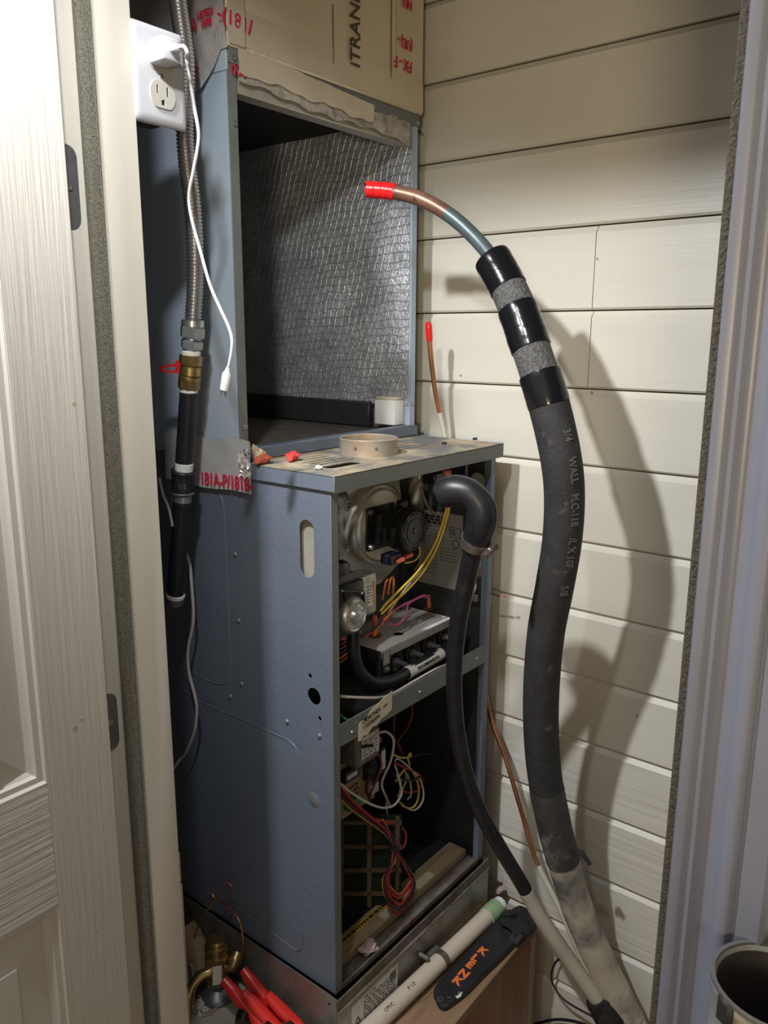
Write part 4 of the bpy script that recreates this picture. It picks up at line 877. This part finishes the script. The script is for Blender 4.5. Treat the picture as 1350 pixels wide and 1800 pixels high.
b = B(); tube(b, LP_[0:6], [.0045,.0065,.0066,.0064,.0062,.0058], 10); obj('red_end_cap', b, K['redcap'], LL)
# drain hose
DH = thing('drain_hose', 'black rubber hose with a thick elbow end and screw clamp before the furnace', 'hose', A(1048,1752,x=.43))
dp = [(776,868,0.134),(800,862,0.138),(826,868,0.143),(845,890,0.149),(846,918,0.154),(838,948,0.162),(828,985,0.172),(818,1030,0.184),(806,1090,0.198),(799,1160,0.213),(799,1230,0.229),(806,1300,0.247),(822,1370,0.268),(846,1430,0.291),(880,1492,0.317),(915,1550,0.342),(950,1612,0.367),(990,1672,0.392),(1020,1715,0.408),(1050,1757,0.42)]
DP = spline([A(a, c, x=e) for a, c, e in dp], 8)
b = B(); tube(b, DP[0:44], [.0215+.0012*math.sin(i*.25) for i in range(44)], 26, caps=False)
tube(b, DP[0:10], .0165, 20, caps=False); e0 = DP[0]; ax = (DP[0]-DP[1]).normalized(); lathe(b, [(.0165,0),(.0215,0)], e0, ax, 26); obj('elbow', b, K['rubber'], DH, 60)
b = B(); tube(b, DP[38:124], [.0152-.0018*min(1, i/40) for i in range(86)], 22); obj('rubber_tube', b, K['rubber'], DH, 60)
b = B(); tube(b, DP[122:], .0142, 22); obj('painted_tube', b, K['hosemix'], DH, 60)
b = B(); tube(b, DP[2:9], .0160, 14); obj('hose_bore', b, K['black'], DH)
c0 = DP[41]; dn = (DP[43]-DP[39]).normalized(); b = B(); lathe(b, [(.0212,-.0065),(.0226,-.0065),(.0226,.0065),(.0212,.0065)], c0, dn, 30, close=True); cl = obj('hose_clamp', b, K['clampss'], DH)
sv_ = _r*.75-_f*.66; sv_ = (sv_-dn*sv_.dot(dn)).normalized(); sc = c0+sv_*.0255; b = B(); sd = dn.cross(sv_).normalized(); tube(b, [sc-sd*.013, sc+sd*.016], .0062, 12); tube(b, [sc+sd*.016, sc+sd*.021], .0048, 6); obox(b, sc, sd, dn, sd.cross(dn), .017, .015, .010, .002); obj('clamp_screw', b, K['clampss'], cl)
# black tape bundling the lines low down
tb0, tb1 = A(1052,1752,x=.425), A(1090,1815,x=.435)
b = B(); tube(b, [tb0, tb0.lerp(tb1,.3), tb0.lerp(tb1,.7), tb1], [.026,.030,.031,.028], 20, sub=4)
for v in b.verts: v.co += V(random.uniform(-1,1), random.uniform(-1,1), random.uniform(-1,1))*.0012
solo('tape_bundle', b, mat('crinkled_black_tape', (.02,.02,.02), .35, var=.4, vs=60, bump=1, bs=90, spots=[((.16,.16,.15), 90, .62, .7)]), 'crinkled black tape wrapped round the pipes at the bottom right', 'tape', smooth=20)
# thermostat cable behind
b = B(); tube(b, [A(1020,1690,x=.505), A(985,1685,x=.50), A(971,1705,x=.495), A(972,1730,x=.495), A(995,1760,x=.49), A(1055,1795,x=.48), A(1100,1830,x=.48)], .0022, 8, sub=6); solo('thin_cable', b, K['w_black'], 'thin dark cable looping under the drain hose by the siding', 'cable')
b = B(); tube(b, [A(940,1800,x=.50), A(985,1792,x=.50), A(1040,1806,x=.49), A(1100,1850,x=.48)], .0030, 8, sub=6); solo('dark_cable', b, K['w_black'], 'dark cable at the bottom edge right of the wooden platform', 'cable')
# ================================================================== GAS LINE
GP = -.062
def Gp(px, py): return A(px, py, x=GP)
GL = thing('gas_line', 'corrugated steel gas connector with brass valve and black pipe left of furnace', 'gas pipe', Gp(308,1062))
fx = spline([Gp(311,-90), Gp(311,-20), Gp(315,20), Gp(322,70), Gp(327,120), Gp(326,180), Gp(325,235), Gp(329,290), Gp(337,350), Gp(342,417), Gp(343,490), Gp(339,566)], 22)
fx2 = [fx[0]]; acc = 0; stp = .0012
for p_, q_ in zip(fx, fx[1:]):
    l_ = (q_-p_).length; t_ = stp-acc
    while t_ < l_: fx2.append(p_.lerp(q_, t_/l_)); t_ += stp
    acc = l_-(t_-stp)
b = B(); tube(b, fx2, [.0109+(.0013, .0007, -.0011, .0)[i % 4] for i in range(len(fx2))], 16); obj('corrugated_tube', b, K['ss'], GL, 50)
dg = (Gp(322,825)-Gp(338,566)).normalized()
def ring(px, py, px2, py2, r0, r1, n, mt, name='fitting', chamf=.0015):
    p, q = Gp(px, py), Gp(px2, py2); h = (q-p).length; b = B()
    lathe(b, [(0,0),(r0-chamf,0),(r0,chamf),(r1,h-chamf),(r1-chamf,h),(0,h)], p, (q-p), n); return obj(name, b, K[mt], GL, 30)
ring(339,562,339,576,.0160,.0160,20,'zinc'); ring(339,574,338,594,.0182,.0182,6,'zinc','hex_nut'); ring(338,593,338,599,.013,.013,16,'zinc')
ring(338,598,337,613,.0165,.0165,6,'zinc','hex_nut'); ring(337,612,336,618,.0125,.0125,16,'zinc'); ring(336,616,336,626,.0140,.0135,16,'ptfe','thread_sealant')
ring(336,624,335,642,.0165,.0165,8,'brass','hex_nut'); vb = ring(335,641,334,662,.0150,.0155,20,'brass','valve_body', .003); ring(334,660,333,668,.0160,.0160,20,'brass'); ring(333,667,332,684,.0160,.0158,8,'brass','hex_nut')
ring(332,683,332,691,.0135,.0132,16,'ptfe','thread_sealant'); ring(332,690,323,822,.0133,.0133,20,'blkpipe','iron_pipe'); ring(324,812,323,828,.0136,.0136,18,'ptfe','thread_sealant')
ring(323,826,322,834,.0185,.0185,22,'blkpipe','coupling_rim'); cp_ = ring(322,833,321,866,.0172,.0165,22,'blkpipe','coupling'); ring(321,864,321,869,.0178,.0178,22,'hinge','coupling_rim'); ring(321,868,320,882,.0140,.0140,18,'zinc')
ring(320,880,308,1050,.0133,.0133,20,'blkpipe','iron_pipe'); ring(309,1043,308,1050,.0150,.0150,18,'ptfe'); ring(308,1049,307,1063,.0138,.0130,18,'hinge','pipe_plug')
p = Gp(321,850); nn = (CAM-p); nn = (nn-dg*nn.dot(dg)).normalized(); text('1/2', p+nn*.0172, -(dg.cross(nn)) if (dg.cross(nn)).dot(_r) < 0 else dg.cross(nn), -dg, .010, K['greyink'], GL, ext=.0004)
hp0, hp1 = A(320,646,x=GP-.012), A(281,648,x=GP-.014); U = (hp1-hp0).normalized(); W = V(0,0,1); W = (W-U*W.dot(U)).normalized(); Nn = U.cross(W); Lh = (hp1-hp0).length
b = B(); sheet(b, [(-.006,-.010),(.004,-.016),(.010,-.008),(Lh,-.0055),(Lh,.004),(.016,.006),(.010,.011),(-.004,.010)], [[(.015,-.004),(Lh-.005,-.0025),(Lh-.005,.0010),(.017,.0020)]], hp0, U, W, Nn, .004); obj('lever_handle', b, K['redhandle'], GL)
b = B(); cyl(b, hp0, (Gp(335,650)-hp0), .006, (Gp(335,650)-hp0).length, 14); obj('valve_stem', b, K['brass'], GL)

# ================================================================== OUTLET, CHARGER AND CABLE
PY = .078
c00, c10, c01, c11 = A(222,29,y=PY), A(326,62,y=PY), A(239,215,y=PY), A(330,228,y=PY)
px0, px1, pz0, pz1 = (c00.x+c01.x)/2, (c10.x+c11.x)/2-.002, (c01.z+c11.z)/2, (c00.z+c10.z)/2
O = thing('wall_outlet', 'white duplex outlet plate fixed beside the left door jamb', 'outlet', ((px0+px1)/2, PY, pz0))
b = B(); prev = None
for ins, yy in ((.0, PY+.004), (.0, PY+.002), (.0012, PY-.0005), (.004, PY-.0022), (.008, PY-.003)):
    r = [b.verts.new((x, yy, z)) for x, z in rrect(px0+ins, px1-ins, pz0+ins, pz1-ins, .005, 4)]
    if prev:
        for i in range(len(r)): b.faces.new((prev[i], prev[(i+1) % len(r)], r[(i+1) % len(r)], r[i]))
    else: b.faces.new(r)
    prev = r
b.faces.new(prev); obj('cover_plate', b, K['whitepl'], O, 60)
b = B(); box(b, px0+.008, px1-.008, PY+.004, PY+.06, pz0+.01, pz1-.01); obj('outlet_box', b, K['blkmatte'], O)
ocx, ocz = (px0+px1)/2+.001, (pz0+pz1)/2
def oval(cz):
    out = [p for p in circ(ocx, cz, .0172, 28)]; return [(u, max(cz-.0142, min(cz+.0142, w_))) for u, w_ in out]
ozs = (ocz+.0195, ocz-.0195)
for cz in ozs:
    b = B(); hs = [] if cz == ozs[0] else [[(ocx-.0085,cz+.0005),(ocx-.0062,cz+.0005),(ocx-.0062,cz+.009),(ocx-.0085,cz+.009)], [(ocx+.0050,cz-.001),(ocx+.0075,cz-.001),(ocx+.0075,cz+.009),(ocx+.0050,cz+.009)], [(ocx-.0028,cz-.0110),(ocx+.0022,cz-.0110),(ocx+.0022,cz-.0065),(ocx,cz-.0048),(ocx-.0028,cz-.0065)]]
    sheet(b, oval(cz), hs, (0, PY-.0026, 0), X_, Z_, -Y_, .0020); rc_ = obj('receptacle', b, K['ivory'], O, 30)
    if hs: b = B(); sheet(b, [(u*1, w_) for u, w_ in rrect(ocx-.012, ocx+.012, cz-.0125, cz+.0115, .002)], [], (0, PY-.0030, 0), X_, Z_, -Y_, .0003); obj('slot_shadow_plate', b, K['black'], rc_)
b = B(); lathe(b, [(0,.0014),(.0022,.0012),(.0030,.0004),(.0032,0)], (ocx, PY-.003, ocz), -Y_, 16); sw_ = obj('plate_screw', b, K['bolt'], O)
b = B(); box(b, ocx-.0022, ocx+.0022, PY-.0046, PY-.0042, ocz-.0003, ocz+.0003); obj('screw_slot', b, K['hinge'], sw_)
b = B(); box(b, px0-.012, px0+.006, PY+.004, JY+.004, ocz-.02, ocz+.02); obj('mounting_ear', b, K['bolt'], O)
# charger
cz = ozs[0]+.001; cxx = ocx-.006
CH = thing('usb_charger', 'white cube phone charger plugged into the upper outlet socket', 'charger', (cxx, PY-.02, cz-.014))
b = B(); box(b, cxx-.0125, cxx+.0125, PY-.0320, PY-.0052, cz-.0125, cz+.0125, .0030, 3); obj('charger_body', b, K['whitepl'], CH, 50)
b = B(); box(b, cxx-.0085, cxx-.0068, PY-.0055, PY+.008, cz-.004, cz+.005); box(b, cxx+.0050, cxx+.0067, PY-.0055, PY+.008, cz-.004, cz+.005); obj('prong', b, K['bolt'], CH)
UC = thing('usb_cable', 'white charging cable hanging from the charger, loose connector at the end', 'cable', A(395,695,x=-.135))
b = B(); box(b, cxx-.0055, cxx+.0055, PY-.0440, PY-.0321, cz-.0042, cz+.0042, .003, 2); obj('plug', b, K['cable'], UC, 50)
pl0 = V(cxx, PY-.044, cz)
upx = [(328,100,-.165),(334,140,-.160),(342,190,-.155),(349,232,-.15),(347,262,-.148),(339,305,-.145),(332,345,-.142),(337,385,-.14),(352,440,-.138),(369,500,-.136),(387,542,-.135),(402,575,-.135),(408,600,-.135),(405,630,-.135),(399,655,-.135)]
b = B(); tube(b, [pl0, pl0+V(.003,-.005,0), pl0+V(.008,-.005,-.006)]+[A(a, c, x=e) for a, c, e in upx], .0021, 10, sub=6); obj('cord', b, K['cable'], UC, 60)
b = B(); q0, q1 = A(400,652,x=-.135), A(395,685,x=-.135); tube(b, [A(401,646,x=-.135), q0, q0.lerp(q1,.15), q1], [.0028,.0036,.0062,.0062], 12); e_ = obj('connector', b, K['cable'], UC, 60)
b = B(); tube(b, [q1, A(394,696,x=-.135)], .0042, 8); obj('connector_tip', b, K['bolt'], e_)
# thermostat wire in the gap
b = B(); tube(b, [A(a, c, x=-.028) for a, c in ((324,966),(333,990),(337,1030),(340,1090),(331,1140),(332,1180),(343,1225),(346,1250),(342,1285),(328,1320),(314,1338))]+[V(-.10,.30,.30)], .0026, 8, sub=6)
solo('thermostat_wire', b, K['greycable'], 'pale thermostat wire curving down the dark gap beside the furnace', 'cable')
b = B(); tube(b, [A(a, c, x=-.09) for a, c in ((280,840),(287,870),(296,892),(302,918),(303,925))], .0020, 8, sub=6)
solo('short_wire', b, K['greycable'], 'short grey wire end left of the black iron pipe', 'cable')

# ================================================================== THINGS ON THE PLATFORM
def on(px, py, h=0): return A(px, py, z=PZ+h)
# white pipe with green primed end and clamp
r = .0160; a0, a1 = on(876,1592,r+.001), on(640,1800,r+.001)-V(0,.013,0); dl = (a1-a0).normalized(); a1 = a0+dl*.50
VP = thing('pvc_pipe', 'off-white plastic pipe with green primer at its end lying along the base', 'pipe', (a0+a1)/2-V(0,0,r))
b = B(); tube(b, [a0+dl*.012, a0.lerp(a1,.5), a1], r, 28, caps=False); obj('pipe', b, K['pvc'], VP, 60)
b = B(); lathe(b, [(.0118,-.030),(.0118,.004),(.0150,.004),(.0150,-.020)], a0-dl*.004, -dl, 26); obj('white_pipe_end', b, K['pvcw'], VP)
b = B(); tube(b, [a0+dl*.006, a0+dl*.02, a0+dl*.042], [.0178,.0182,.0182], 26); obj('green_primer', b, K['green'], VP, 60)
b = B(); c0 = A(777,1690,z=PZ+r); k_ = (c0-a0).dot(dl); c0 = a0+dl*k_; lathe(b, [(.0166,-.006),(.0182,-.006),(.0182,.006),(.0166,.006)], c0, dl, 28, close=True); pc = obj('hose_clamp', b, K['clampss'], VP)
sd = dl.cross(Z_).normalized(); sd = sd if sd.y > 0 else -sd
b = B(); tube(b, [c0+sd*.018+Z_*.008-dl*.012, c0+sd*.018+Z_*.008+dl*.016], .0065, 12); obj('clamp_screw', b, K['hinge'], pc)
nn = (CAM-(a0+dl*.3)); nn = (nn-dl*nn.dot(dl)).normalized(); w2 = nn.cross(-dl)
for tt, s_ in ((.285,'P 1/2'), (.345,'CPVC'), (.40,'UP')): text(s_, a0+dl*tt+nn*(r-.0002)+w2*.003, -dl, w2, .009, K['brownink'], VP, ext=.0004)
# sheath with orange lettering
s_pts = [(766,1752),(762,1742),(768,1728),(790,1702),(822,1672),(848,1640),(872,1615),(902,1595),(915,1590),(930,1598),(942,1612),(944,1625),(930,1640),(905,1658),(880,1684),(850,1712),(825,1738),(800,1758),(784,1768),(772,1764)]
o_ = on(850,1680,.012); pl_ = [(on(a, c, .012)-o_) for a, c in s_pts]
pl_ = spline(pl_[-2:]+pl_+pl_[:2], 3)[6:6+3*len(s_pts)]
SH = thing('saw_sheath', 'black blade sheath with orange lettering lying beside the white pipe', 'sheath', V(o_.x, o_.y, PZ))
b = B(); n = len(pl_)
lay = []
for z, s in ((-.012, .95), (-.010, 1.0), (-.002, 1.0), (0, .965)):
    cxy = sum(pl_, V(0,0,0))/n; lay.append([b.verts.new(o_+cxy+(p-cxy)*s+V(0,0,z)) for p in pl_])
for i in range(3):
    for k in range(n): b.faces.new((lay[i][k], lay[i][(k+1) % n], lay[i+1][(k+1) % n], lay[i+1][k]))
b.faces.new(lay[0][::-1]); b.faces.new(lay[3]); obj('sheath_body', b, K['sheath'], SH, 25)
cxy = sum(pl_, V(0,0,0))/n
b = B(); tube(b, [o_+cxy+(p-cxy)*.86+V(0,0,.0003) for p in pl_]+[o_+cxy+(pl_[0]-cxy)*.86+V(0,0,.0003)], .0011, 6); obj('stitched_seam', b, K['sheath'], SH)
for (a, c), s_ in zip(((848,1672), (835,1684), (826,1696), (815,1712), (804,1724)), 'KLENK'):
    p = on(a, c, .0128); U = V(.62,-.785,0)*0+ (on(a+10,c+6,.0128)-p).normalized(); Wt = (Z_.cross(U)).normalized()
    text(s_, p, U, Wt, .023, K['orangeink'], SH, squeeze=1.05, ext=.0004, bold=.05)
b = B(); lathe(b, [(.0030,.0),(.0050,0),(.0050,.0012),(.0030,.0012)], on(774,1757,.0122), Z_, 16, close=True); obj('eyelet', b, K['hinge'], SH)
b = B(); sheet(b, [(-.008,-.003),(.0,-.005),(.010,-.002),(.006,.003),(-.002,.002),(-.006,.005)], [], on(806,1749,.0122), X_, Y_, Z_, .0004); obj('white_scuff', b, K['whitelabel'], SH)
q = [on(a, c, h) for a, c, h in ((886,1610,.013), (890,1622,.020), (905,1630,.028), (912,1640,.024), (902,1655,.013))]
b = B()
for i in range(len(q)-1):
    u = (q[i+1]-q[i]); l = u.length; u.normalize(); s_ = u.cross(Z_).normalized(); obox(b, (q[i]+q[i+1])/2, u, s_, u.cross(s_), l+.003, .022, .0022, .0005)
obj('belt_loop', b, K['blkmatte'], SH)
b = B(); obox(b, on(893,1605,.016), V(.6,-.8,0), V(.8,.6,0), Z_, .034, .014, .006, .001); obj('blade_tab', b, K['blkmatte'], SH)
fluff(688, 1685, 'fluff', 'grey-pink fluff caught on the pipe clamp beside the base', .009, PZ, seed=5)
fluff(868, 1543, 'fluff', 'pink fluff on the platform by the siding', .010, PZ, seed=6)
fluff(878, 1568, 'fluff', 'brown-pink fluff near the green end of the pipe', .009, PZ, seed=7)
# bolt stub on the base front
b = B(); p = A(736,1676,y=-.014); cyl(b, p, -Y_, .004, .022, 12, .0005); obj('bolt_stub', b, K['galv2'], pan)

# ---- red handled pliers leaning on the base box
def grip(pts, r): 
    b = B(); q = [A(a, c, z=PZ+h) for a, c, h in pts]; n = len(q); tube(b, q, [r*.72]+[r]*(n-2)+[r*.9], 14, sub=5)
    return b
for lab, hs, jaw in (('red-handled pliers nearest the brass valve, grips pointing up', [[(393,1722,.075),(410,1742,.062),(432,1768,.045),(455,1795,.03),(470,1812,.02)], [(428,1744,.075),(450,1768,.058),(480,1800,.035),(505,1830,.02)]], (470,1835)),
                     ('red-handled pliers leaning against the galvanised base', [[(427,1704,.075),(442,1724,.062),(462,1750,.045),(480,1775,.03),(495,1800,.018)], [(470,1748,.07),(490,1770,.052),(520,1800,.03),(545,1828,.018)]], (520,1835))):
    e1 = A(hs[0][-1][0], hs[0][-1][1], z=PZ+hs[0][-1][2]); e2 = A(hs[1][-1][0], hs[1][-1][1], z=PZ+hs[1][-1][2]); mid = (e1+e2)/2
    PL = thing('pliers', lab, 'pliers', V(mid.x, mid.y, PZ), 'red-handled pliers')
    for h in hs: obj('handle_grip', grip(h, .0105), K['redgrip'], PL, 60)
    dj = (V(mid.x,mid.y,0)-(A(hs[0][0][0], hs[0][0][1], z=PZ+.07)+A(hs[1][0][0], hs[1][0][1], z=PZ+.07))/2); dj.z = -.0; dj.normalize(); mid = mid+V(0,0,.006)
    b = B(); obox(b, mid+dj*.018, dj, dj.cross(Z_).normalized(), dj.cross(dj.cross(Z_).normalized()), .05, .026, .012, .003); obj('pivot_joint', b, K['hinge'], PL)
    b = B()
    for s in (-1, 1):
        sdv = dj.cross(Z_).normalized()*s
        b2 = [mid+dj*.035+sdv*.006, mid+dj*.05+sdv*.005, mid+dj*.075+sdv*.002]; tube(b, b2, [.006,.006,.003], 8)
    obj('jaws', b, K['hinge'], PL)
    b = B(); q0 = A(hs[1][2][0]-12, hs[1][2][1]+2, z=PZ+.045); q1 = mid; tube(b, [q0, q0.lerp(q1,.6), q1], .0065, 10); obj('spring_shank', b, K['blkplastic'], PL)
b = B(); tube(b, [on(425,1800,.03), on(432,1782,.034), on(446,1772,.034), on(458,1776,.03)], [.012,.015,.015,.011], 14, sub=5); BG = solo('black_grip', b, K['blkplastic'], 'black rubber tool grip in front of the pliers', 'tool', smooth=60)
b = B(); lathe(b, [(0,.016),(.008,.0145),(.013,.009),(.0145,0)], on(472,1806,.0), Z_, 20); solo('brown_knob', b, K['tan'], 'brown dome knob at the bottom edge below the pliers', 'knob', smooth=60)

# ---- brass expansion valve with its tubes
vz = .022; v0 = on(382,1738,.012)
XV = thing('brass_expansion_valve', 'brass valve with grey diaphragm cap standing left of the base', 'valve', V(v0.x, v0.y, PZ))
ub = V(.05,.03,1).normalized()
b = B(); lathe(b, [(0,-.012),(.020,-.012),(.036,-.008),(.038,-.004),(.034,.002),(.022,.008),(.020,.010),(0,.010)], v0, ub, 32); obj('diaphragm_cap', b, K['greycap'], XV)
b = B(); lathe(b, [(0,.009),(.021,.009),(.022,.012),(.022,.020),(.018,.022),(0,.022)], v0, ub, 6); obj('hex_collar', b, K['greycap'], XV)
b = B(); lathe(b, [(0,.020),(.0195,.020),(.0205,.026),(.0205,.066),(.0190,.069),(0,.069)], v0, ub, 8); vb_ = obj('valve_body', b, K['brass'], XV)
b = B(); lathe(b, [(0,.068),(.017,.068),(.0175,.078),(.0205,.080),(.0205,.086),(.016,.088),(.0165,.094),(.0150,.098),(.011,.099),(0,.097)], v0, ub, 24); obj('threaded_cap', b, K['brass'], XV)
sx = (CAM-v0); sx.z = 0; sx.normalize(); sr = V(-sx.y, sx.x, 0)
b = B(); obox(b, v0+ub*.043+sx*.0200, sr, ub, sx, .016, .036, .0008, .0003); st_ = obj('sticker', b, K['whitelabel'], XV)
b = B(); tube(b, [v0+ub*.045, A(372,1706,z=PZ+.06), A(352,1716,z=PZ+.056), A(338,1735,z=PZ+.045), A(330,1765,z=PZ+.03), A(327,1800,z=PZ+.015)], .0085, 16, sub=6); obj('copper_tube', b, K['brass'], XV, 60)
b = B(); pst = v0+ub*.05; tube(b, [pst, A(404,1702,z=PZ+.06), A(412,1690,z=PZ+.065), A(417,1678,z=PZ+.07)], [.006,.0065,.012,.013], 14, sub=4); obj('outlet_stub', b, K['brass'], XV)
cpx = [(408,1712,-.030),(416,1700,-.03),(425,1672,-.028),(427,1648,-.026),(420,1618,-.022),(404,1598,-.020),(388,1586,-.020),(374,1577,-.022),(372,1569,-.024),(380,1582,-.026),(395,1584,-.024),(405,1572,-.022),(408,1560,-.022),(400,1552,-.024),(390,1560,-.03),(375,1583,-.036),(357,1612,-.045),(347,1632,-.05),(341,1648,-.055)]
b = B(); tube(b, [A(a, c, x=e) for a, c, e in cpx], .0017, 8, sub=6); obj('capillary_tube', b, K['copper2'], XV, 60)
b = B(); tube(b, [on(352,1700,.03), A(346,1675,z=PZ+.05), A(338,1650,z=PZ+.07), A(326,1630,z=PZ+.085)], [.022,.022,.02,.019], 20, sub=5); solo('tan_pipe_stub', b, K['tan'], 'tan wrapped pipe stub leaning behind the brass valve', 'pipe', smooth=60)
b = B(); tube(b, [A(334,1694,z=PZ+.05), A(340,1706,z=PZ+.04), A(336,1735,z=PZ+.02), A(333,1760,z=PZ+.008), A(344,1780,z=PZ+.007), A(362,1784,z=PZ+.007), A(380,1772,z=PZ+.007), A(385,1752,z=PZ+.012), A(381,1740,z=PZ+.016)], .0024, 8, sub=6); solo('grey_wire_loop', b, K['greycable'], 'grey wire looped around the tan cardboard scraps', 'cable', smooth=60)
for k, (pts, lab) in enumerate(((((335,1752),(344,1745),(352,1762),(346,1775),(338,1772)), 'tan cardboard scrap left of the white crumbs'), (((352,1757),(375,1752),(384,1765),(372,1782),(364,1778)), 'tan cardboard scrap under the brass valve'))):
    b = B(); o2 = on(*pts[0], .005); pp = [on(a, c, .005)-o2 for a, c in pts]; sheet(b, [(p.x, p.y) for p in pp], [], o2, X_, Y_, Z_, .002); solo('cardboard_scrap', b, K['card'], lab, 'cardboard', 'cardboard scraps')
b = B(); rc2 = random.Random(9)
for k in range(46):
    p = on(354+rc2.gauss(0,7), 1772+rc2.gauss(0,8), .006)+V(0,0,rc2.uniform(0,.008)); bm2 = bmesh.ops.create_icosphere(b, subdivisions=1, radius=rc2.uniform(.0022,.0045))
    for v in bm2['verts']: v.co = v.co*rc2.uniform(.8,1.2)+p
tag(obj('foam_crumbs', b, K['white_fluff'], None, 30), 'small heap of white foam crumbs among cardboard scraps', 'crumbs', kind='stuff')

# ================================================================== PAINT CAN near the camera
cc = CAM + (_f + _r*((1362-675)/FPX) + _u*((900-1736)/FPX))*.44
CR_ = .0315
PC = thing('paint_can', 'paint-spattered metal can at the lower right edge by the casing', 'can', cc-V(0,0,.11))
b = B(); lathe(b, [(0,-.11),(CR_,-.11),(CR_+.0008,-.108),(CR_,-.105),(CR_,-.006),(CR_+.0012,-.004),(CR_+.0012,0),(CR_-.0012,.0008),(CR_-.002,-.003),(CR_-.002,-.104),(0,-.104)], cc, Z_, 40); cb_ = obj('can_body', b, K['can'], PC)
b = B(); lathe(b, [(CR_-.0021,-.002),(CR_-.0026,-.100),(0,-.100)], cc, Z_, 36); obj('can_inside', b, K['canin'], PC)
b = B()
lathe(b, [(CR_-.0006,.0004),(CR_+.0018,.0004),(CR_+.0018,.0022),(CR_-.0006,.0022)], cc, Z_, 40, close=True); obj('rim_bead', b, K['hinge'], PC)
for a in (2.55, .7):
    b = B(); obox(b, cc+V(math.cos(a), math.sin(a), 0)*(CR_+.001)+V(0,0,-.006), V(-math.sin(a), math.cos(a), 0), V(math.cos(a), math.sin(a), 0), Z_, .011, .005, .016, .002); obj('bail_ear', b, K['blkmatte'], PC)
zt = cc.z-.11
SK = thing('step_stool', 'small wooden stool holding up the paint-spattered can', 'stool', (cc.x+.01, cc.y-.02, FLOOR))
b = B(); box(b, cc.x-.06, cc.x+.055, cc.y-.12, cc.y+.04, zt-.018, zt, .002); obj('stool_top', b, K['lath'], SK)
for dx in (-.05, .035):
    for dy in (-.11, .02):
        b = B(); box(b, cc.x+dx, cc.x+dx+.012, cc.y+dy, cc.y+dy+.012, FLOOR, zt-.018); obj('leg', b, K['lath'], SK)
